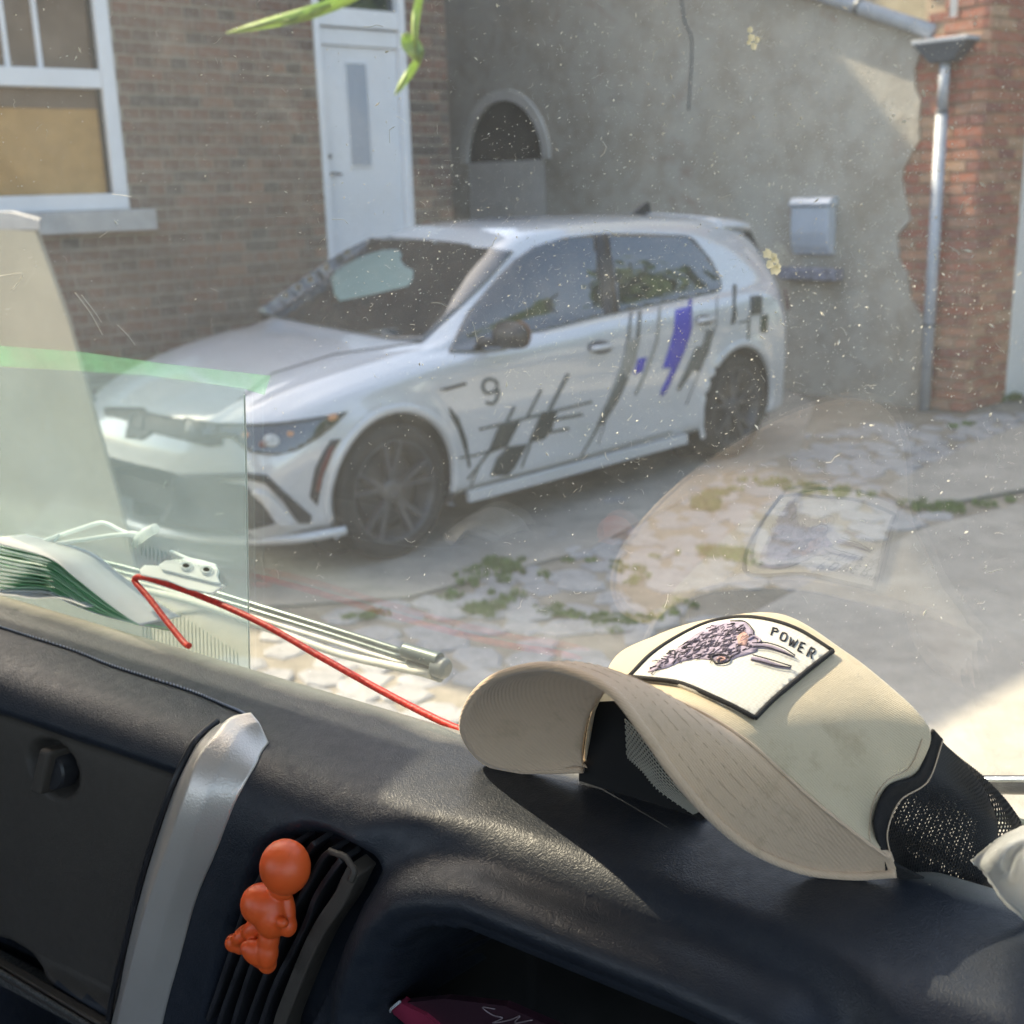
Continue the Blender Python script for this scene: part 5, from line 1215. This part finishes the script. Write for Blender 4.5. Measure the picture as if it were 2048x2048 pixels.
n2_ = [(1870, 1785, .444), (1880, 1715, .442), (1905, 1650, .445), (1932, 1590, .450), (1925, 1520, .456)]
n3_ = [(1940, 1815, .452), (1950, 1745, .452), (1968, 1680, .455), (1982, 1630, .460), (1960, 1565, .464)]
n4_ = [(1990, 1838, .458), (1988, 1770, .460), (1994, 1700, .464), (1994, 1650, .470), (1985, 1610, .472)]
RN = [v3(r) for r in (n0, n1_, n2_, n3_, n4_)]
net(RN, 34, 62, .00050)
net([[tuple(Vector(p)+VV*.014-ZZ*.010+UU*.002*k) for p in r] for k, r in enumerate(RN)], 26, 44, .0004)
# solid band between crown and net, and net bottom band
def band(name, L0_, L1_, mat): 
    Gx = loft([v3(L0_), v3(L1_)] if False else [v3(L0_), [tuple((Vector(a)+Vector(b))/2) for a, b in zip(v3(L0_), v3(L1_))], v3(L1_)], 40, 6)
    o = mesh(name, [Vector(p) for p in Gx.reshape(-1, 3)], gridfaces(6, 40), mat, cap); solid(o, .0012, 0); return o
MT['black_cloth'] = simple('black_cloth', (.012, .012, .014), .9, .3, 300, .5, 900, .0006)
band('edge_band', [(1760, 1700, .415), (1748, 1640, .413), (1776, 1576, .417), (1836, 1546, .429), (1866, 1458, .437)], [(1784, 1722, .421), (1775, 1660, .419), (1800, 1600, .423), (1856, 1560, .434), (1884, 1478, .442)], MT['black_cloth'])
band('bottom_band', [(1768, 1712, .417), (1840, 1752, .431), (1920, 1788, .446), (1992, 1820, .457)], [(1770, 1742, .420), (1840, 1772, .434), (1920, 1803, .449), (1992, 1840, .460)], MT['black_cloth'])
tube('band_stitch', [Vector(q) for q in cr([Vector(atv(x, y, v-.0015)) for x, y, v in [(1784, 1722, .421), (1775, 1665, .419), (1800, 1602, .423), (1856, 1562, .434), (1886, 1480, .442)]], 40)], .0003, MT['thread'], cap, 5)
# net of the far side, seen under the brim
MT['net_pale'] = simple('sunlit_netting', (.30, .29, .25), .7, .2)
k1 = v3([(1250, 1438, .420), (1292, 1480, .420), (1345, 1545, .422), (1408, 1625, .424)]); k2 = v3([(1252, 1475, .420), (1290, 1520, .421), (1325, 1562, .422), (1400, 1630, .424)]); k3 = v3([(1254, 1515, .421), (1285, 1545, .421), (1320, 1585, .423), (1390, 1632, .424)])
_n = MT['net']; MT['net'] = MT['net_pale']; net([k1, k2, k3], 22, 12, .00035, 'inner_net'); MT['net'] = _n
# patch: white field, black border, animal head and lettering
q3 = lambda L: [(880+x/1.654, 1180+y/1.654) for x, y in L]
MT['patch'] = None
m = M('patch_embroidery'); ck = m.t.nodes.new('ShaderNodeTexChecker'); ck.inputs['Scale'].default_value = 900; m.l(m.co(), ck.inputs['Vector'])
m.base(m.mix(.14, m.ramp(m.noise(30), [(.3, (.55, .53, .47)), (.7, (.62, .60, .54))]), m.ramp(ck.outputs[1], [(0, .45), (1, .9)]))).set(Roughness=.9); m.bump(ck.outputs[1], .5, .0004); MT['patch'] = m.m
out = [(630, 298), (700, 225), (790, 165), (893, 118), (1000, 100), (1100, 112), (1190, 145), (1295, 212), (1170, 310), (1038, 430), (900, 365), (770, 315)]
oo = [(p[0], p[1]) for p in cr([(a_, b_, 0) for a_, b_ in out+[out[0]]], 120)[:-1, :2]]
oo = []
for i in range(len(out)):
    a_, b_ = out[i], out[(i+1) % len(out)]; oo.append(a_)
capdecal('patch', q3(oo), .0016, MT['patch'], cap, th=.0015)
corners = [[(630, 298), (700, 225), (790, 165), (893, 118), (1000, 100), (1100, 112), (1190, 145), (1295, 212)], [(1295, 212), (1230, 262), (1170, 312), (1100, 370), (1038, 430)], [(1038, 430), (960, 390), (900, 363), (830, 332), (770, 314), (630, 298)]]
MT['border'] = simple('black_embroidery', (.018, .018, .02), .85, .3, 900, .7, 1500, .0005)
for L in corners:
    P = [];
    for x, y in cr([(a_, b_, 0) for a_, b_ in q3(L)], 50)[:, :2]:
        h = chit(x, y)
        if h: P.append(h[0]+h[1]*.0015)
    if len(P) > 3: tube('patch_border', P, .00105, MT['border'], cap, 8)
ink = simple('purple_grey_thread', (.13, .11, .15), .9, .6, 220); ink2 = simple('dark_thread', (.03, .028, .035), .9, .2, 300); ink3 = simple('mauve_thread', (.33, .28, .36), .9, .3, 300); pk = simple('pink_thread', (.45, .27, .24), .9, .2)
capdecal('bull_head', q3([(690, 285), (730, 245), (790, 205), (850, 160), (905, 130), (965, 118), (1015, 120), (1040, 150), (1052, 185), (1050, 215), (1010, 228), (985, 235), (940, 255), (900, 245), (850, 240), (800, 250), (750, 272)]), .0020, ink3, cap, th=.0003)
sk = random.Random(7)
V = []; Fc = []; V2 = []; F2_ = []
headpoly = [(690, 288), (730, 245), (790, 205), (850, 165), (905, 135), (965, 122), (1010, 128), (1035, 160), (1045, 200), (1000, 222), (940, 250), (900, 240), (850, 238), (800, 248), (750, 270)]
for i in range(900):
    x, y = sk.uniform(685, 1045), sk.uniform(120, 290)
    if not inpoly(x, y, headpoly): continue
    a_ = math.radians(150+sk.gauss(0, 22)); L = sk.uniform(8, 26); P = []
    for k in range(3):
        h = chit(*q3([(x+math.cos(a_)*L*k/2, y-math.sin(a_)*L*k/2*-1)])[0]); 
        if h: P.append(h[0]+h[1]*.0022)
    if len(P) == 3:
        tgt = (V, Fc) if sk.random() < .40 else (V2, F2_); v, f = tubevf(P, sk.choice([.00012, .00018, .00025]), 4, len(tgt[0])); tgt[0].extend(v); tgt[1].extend(f)
tag(mesh('bull_hair', V, Fc, ink2, cap), kind='stuff'); tag(mesh('bull_hair', V2, F2_, ink, cap), kind='stuff')
def capline(name, L, r, mat, n=30, off=.0020):
    P = []
    for x, y in cr([(a_, b_, 0) for a_, b_ in q3(L)], n)[:, :2]:
        h = chit(x, y)
        if h: P.append(h[0]+h[1]*off)
    rr_ = r if not hasattr(r, '__len__') else list(np.interp(np.linspace(0, 1, len(P)), np.linspace(0, 1, len(r)), r)); return tube(name, P, rr_, mat, cap, 6)
capline('horn', [(1035, 200), (1080, 200), (1130, 215), (1172, 236)], [.0010, .0011, .0008, .0002], ink3); capline('horn', [(1030, 240), (1070, 250), (1110, 262), (1160, 272)], [.0010, .0012, .0009, .0002], ink3)
capline('outline', [(1035, 194), (1080, 193), (1132, 209), (1172, 234)], .00025, ink2, off=.0029); capline('outline', [(1038, 207), (1080, 208), (1125, 222), (1170, 238)], .00025, ink2, off=.0029)
capline('outline', [(1035, 234), (1070, 243), (1115, 256), (1160, 270)], .00025, ink2, off=.0029); capline('outline', [(1030, 250), (1070, 259), (1105, 268), (1158, 274)], .00025, ink2, off=.0029)
capline('outline', [(965, 116), (1010, 117), (1038, 145), (1040, 168), (1062, 178), (1065, 195)], .00025, ink2, off=.0020)
capline('ear', [(905, 250), (900, 240), (915, 232), (945, 232), (960, 245), (945, 258), (915, 260), (905, 250)], .0004, ink2, off=.0024); capline('ear', [(918, 248), (930, 240), (945, 246), (930, 252)], .0004, pk, off=.0024)
capline('muzzle', [(1022, 180), (1040, 170), (1058, 178), (1055, 192), (1035, 198), (1022, 188)], .0005, ink3, off=.0024)
capdecal('cheek', q3([(985, 170), (1010, 150), (1025, 170), (1015, 200), (990, 195)]), .0023, pk, cap, th=.0003)
# lettering POWER along the upper right of the patch, built from strokes
LET = {'P': [[(0, 0), (0, 1)], [(0, 1), (.45, 1), (.58, .92), (.58, .70), (.45, .6), (0, .6)]], 'O': [[(.05, .1), (.0, .5), (.06, .92), (.35, 1), (.64, .92), (.7, .5), (.64, .08), (.35, 0), (.05, .1)]],
       'W': [[(0, 1), (.2, 0)], [(.2, 0), (.42, .8)], [(.42, .8), (.64, 0)], [(.64, 0), (.84, 1)]], 'E': [[(0, 0), (0, 1)], [(0, 1), (.55, 1)], [(0, .5), (.48, .5)], [(0, 0), (.55, 0)]],
       'R': [[(0, 0), (0, 1)], [(0, 1), (.52, 1), (.6, .78), (.5, .53), (0, .53)], [(.25, .53), (.62, 0)]]}
basel = [((1099, 152), (1106, 128), 1.0), ((1126, 168), (1134, 142), 1.0), ((1153, 184), (1163, 160), 1.0), ((1185, 203), (1196, 176), 1.0), ((1214, 220), (1228, 193), 1.0)]
for ch, (b0_, t0_, s_) in zip('POWER', basel):
    b0_ = (b0_[0]-4, b0_[1]+9); t0_ = (t0_[0]-4, t0_[1]+9)
    up_ = Vector((t0_[0]-b0_[0], t0_[1]-b0_[1])); rt_ = Vector((-up_.y, up_.x)).normalized()*25
    V = []; Fc = []
    for st in LET[ch]:
        P = []
        for x, y in st:
            q = (b0_[0]+rt_.x*x*1.12+up_.x*y, b0_[1]+rt_.y*x*1.12+up_.y*y); h = chit(*q3([q])[0])
            if h: P.append(h[0]+h[1]*.0019)
        if len(P) > 1: v, f = tubevf(P, .00034, 6, len(V)); V += v; Fc += f
    mesh('letter', V, Fc, ink2, cap)
# ================================================================== orange figure on the vent
fig = root('toy_figure', dash_p(520, 2000, .0), 'small orange rubber figurine with a round head clipped on the air vent', 'figurine')
mo = M('orange_rubber'); n1 = mo.noise(90, 5, .7); n2 = mo.noise(500, 3)
c_ = mo.ramp(mo.noise(25), [(.3, (.74, .095, .018)), (.7, (.82, .125, .03))]); c_ = mo.mix(mo.math('MULTIPLY', mo.ramp(n1, [(.66, 0), (.75, 1)]), .35), c_, (.30, .05, .01)); mo.base(c_).set(Roughness=.42); mo.p.inputs['Subsurface Weight'].default_value = .15; mo.p.inputs['Subsurface Scale'].default_value = .003; mo.p.inputs['Subsurface Radius'].default_value = (1, .3, .1); mo.bump(n2, .12, .0003)
def metablob(balls, res=.0011):
    mb_ = bpy.data.metaballs.new('figure'); mb_.resolution = res; mb_.render_resolution = res; mb_.threshold = .6
    ob = bpy.data.objects.new('figure_meta', mb_); COL.objects.link(ob)
    for p, r, ax_, q in balls:
        e = mb_.elements.new(type='ELLIPSOID'); e.co = p; e.radius = r; e.size_x, e.size_y, e.size_z = ax_; e.rotation = q
    bpy.context.view_layer.update(); dg_ = bpy.context.evaluated_depsgraph_get(); me = bpy.data.meshes.new_from_object(ob.evaluated_get(dg_)); V = [v.co.copy() for v in me.vertices]; Fc = [tuple(p.vertices) for p in me.polygons]
    bpy.data.objects.remove(ob); bpy.data.metaballs.remove(mb_); return V, Fc
def figp(x, y, lift): 
    p = (420+x/4.513, 1620+y/4.513); base_ = dash_p(600, 1850, 0); n_ = dash_n(600, 1850); return onplane(*p, base_+n_*lift, n_)
pxm = abs((MC.transposed() @ (figp(500, 800, .010)-CAM)).z)/F/4.513      # metres per zoomed pixel
def ell(x, y, lift, ra, rb, ang=0, rc=None):
    """ellipsoid skinned as a small mesh: centre, half axes in picture units"""
    rc = rc or rb; c_ = figp(x, y, lift); ex = MC @ Vector((1, 0, 0)); ey = MC @ Vector((0, 1, 0)); ez = MC @ Vector((0, 0, 1)); a_ = math.radians(ang)
    A1 = ex*math.cos(a_)+ey*math.sin(a_); A2 = -ex*math.sin(a_)+ey*math.cos(a_); return c_, A1*ra*pxm*1.07, A2*rb*pxm*1.07, ez*rc*pxm*1.07
parts = [ell(678, 515, .013, 212, 232, -8, 205), ell(640, 735, .012, 105, 60, 20, 95), ell(500, 860, .014, 205, 185, 30, 175), ell(550, 960, .014, 150, 185, -10, 150), ell(450, 850, .016, 165, 175, 0, 150),
  ell(705, 880, .008, 62, 170, -8, 72), ell(700, 1040, .010, 82, 100, -5, 84), ell(650, 1015, .016, 60, 50, 10, 52),
  ell(420, 1050, .011, 85, 150, 52, 85), ell(320, 1120, .012, 80, 140, 55, 80), ell(215, 1200, .014, 82, 80, 70, 72), ell(270, 1240, .013, 70, 60, 40, 60),
  ell(530, 1160, .012, 95, 150, 5, 95), ell(515, 1280, .013, 98, 150, 0, 92), ell(430, 1290, .015, 110, 150, 118, 78), ell(350, 1255, .017, 80, 66, 30, 66), ell(520, 1390, .012, 80, 85, 20, 75), ell(450, 1340, .013, 110, 80, 30, 75)]
# union by remesh: join closed ellipsoids, voxel remesh, smooth
V = []; Fc = []
for c_, a1_, a2_, a3_ in parts:
    n, m_ = 20, 14; b = len(V)
    for i in range(m_+1):
        ph = math.pi*i/m_
        for k in range(n): t_ = 2*math.pi*k/n; V.append(c_+a1_*math.sin(ph)*math.cos(t_)+a2_*math.sin(ph)*math.sin(t_)+a3_*math.cos(ph))
    Fc += [tuple(b+q for q in f) for f in gridfaces(m_+1, n, True)]
fb_ = mesh('body', V, Fc, mo.m, fig); fixnormals(fb_)
rm = fb_.modifiers.new('remesh', 'REMESH'); rm.mode = 'VOXEL'; rm.voxel_size = .0004; rm.use_smooth_shade = True
sm = fb_.modifiers.new('smooth', 'SMOOTH'); sm.factor = .7; sm.iterations = 26
# ================================================================== other small things
MT['crimson'] = simple('crimson_card', (.30, .03, .07), .45, .12, 40); MT['plum'] = simple('plum_card', (.045, .018, .028), .4, .2, 20)
bk = root('booklet', van(-.30, .34, .42), 'dark booklet with a crimson spine lying in the open dashboard tray', 'booklet')
bpn = (VV*.95+ZZ*.30).normalized(); bc = dash_p(820, 2010, -.008)
def bq(x, y, o_=0): return onplane(x, y, bc+VV*o_, bpn)
prism('cover', [bq(800, 2006), (bq(893, 1998)), bq(1010, 2012), bq(1120, 2060), bq(1100, 2140), bq(900, 2120), bq(795, 2010)], VV*.004, MT['plum'], bk)
prism('spine', [bq(779, 2022, -.002), bq(799, 2005, -.002), bq(850, 2030, -.002), bq(905, 2075, -.002), bq(860, 2090, -.002)], VV*.005, MT['crimson'], bk)
tube('spine_edge', [bq(777, 2030, -.003), bq(782, 2018, -.003), bq(800, 2003, -.003)], .0007, MT['paper_white'], bk, 6)
tube('signature', [Vector(q) for q in cr([bq(x, y, -.0008) for x, y in [(990, 2018), (965, 2015), (985, 2030), (1005, 2036), (985, 2046), (1020, 2040), (1040, 2032), (1030, 2046), (1065, 2040)]], 40)], .00028, simple('silver_ink', (.25, .20, .22), .5), bk, 5)
pk_ = root('snack_packet', dash_p(10, 2030, .02), 'red and white crumpled packet at the bottom left corner', 'packet')
def dq(x, y, l_): return dash_p(x, y, l_)
prism('red_side', [dq(-60, 1960, .03), dq(0, 1968, .03), (dq(6, 1985, .032)), dq(22, 2020, .034), dq(34, 2060, .03), dq(-60, 2080, .03)], -VV*.004, simple('red_foil', (.40, .02, .03), .3, .2, 100, .5, 120, .002), pk_)
prism('white_edge', [dq(4, 1978, .036), dq(10, 1988, .036), dq(30, 2048, .036), dq(20, 2060, .036), dq(14, 2010, .036)], -VV*.002, MT['paper_white'], pk_)
# plastic bag
m = M('milky_plastic'); m.base((.80, .82, .82)).set(Roughness=.35); m.p.inputs['Transmission Weight'].default_value = .75; m.p.inputs['IOR'].default_value = 1.25; m.bump(m.noise(60, 4), .4, .003); MT['bag'] = m.m
bagpts = [[(1940, 1722, .425), (1965, 1745, .418), (1985, 1775, .418), (2010, 1810, .420), (2060, 1850, .424)], [(1965, 1700, .428), (1992, 1722, .410), (2012, 1750, .412), (2035, 1780, .408), (2090, 1810, .412)], [(1992, 1678, .432), (2015, 1695, .412), (2030, 1715, .418), (2058, 1735, .404), (2110, 1760, .408)], [(2030, 1658, .436), (2050, 1668, .422), (2070, 1680, .416), (2090, 1700, .41), (2130, 1720, .41)], [(2070, 1640, .440), (2090, 1645, .43), (2110, 1655, .42), (2130, 1670, .42), (2160, 1690, .42)]]
Gx = loft([v3(r) for r in bagpts], 24, 24); Gx = Gx+rng.normal(0, .00012, Gx.shape)
bag = mesh('plastic_bag', [Vector(p) for p in Gx.reshape(-1, 3)], gridfaces(24, 24), MT['bag']); solid(bag, .0006); tag(bag, 'crumpled milky plastic bag at the right edge, beside the cap mesh', 'bag')
# leaves hanging in front of the house
def leafs(name, L, dist, label):
    V = []; Fc = []
    for (spine, wd) in L:
        C_ = cr([(x, y, 0) for x, y in spine], 18)[:, :2]; b = len(V)
        for i, (x, y) in enumerate(C_):
            j = min(i+1, 17); k = max(i-1, 0); t_ = Vector((C_[j][0]-C_[k][0], C_[j][1]-C_[k][1])).normalized(); n_ = Vector((-t_.y, t_.x)); f_ = i/17; hw_ = wd*(math.sin(math.pi*min(f_*1.02, 1))**.7)*(1-.25*f_)+.6
            base_ = CAM+ray(x, y)*(dist+.03*math.sin(f_*5)); V += [CAM+ray(x+n_.x*hw_, y+n_.y*hw_)*(dist+.02), base_, CAM+ray(x-n_.x*hw_, y-n_.y*hw_)*(dist+.035)]
        Fc += [(b+i*3+q, b+i*3+q+1, b+i*3+q+4, b+i*3+q+3) for i in range(17) for q in (0, 1)]
    o = mesh(name, V, Fc, MT['leaf']); solid(o, .0008, 0); return tag(o, label, 'leaves')
translucent(MT['leaf'], (.46, .62, .22), .45)
leafs('leaf_sprig', [([(760, -40), (700, -5), (620, 25), (530, 48), (452, 66)], 15), ([(660, 8), (600, 34), (560, 44)], 7)], 3.2, 'pointed light green leaf hanging at the top, left of the white door')
leafs('leaf_sprig', [([(850, -60), (838, 0), (830, 50), (832, 110)], 9), ([(806, 66), (818, 84), (832, 104), (840, 128)], 20), ([(848, 100), (830, 130), (806, 165), (790, 190)], 9)], 3.2, 'light green leaves hanging at the top, over the right edge of the white door')
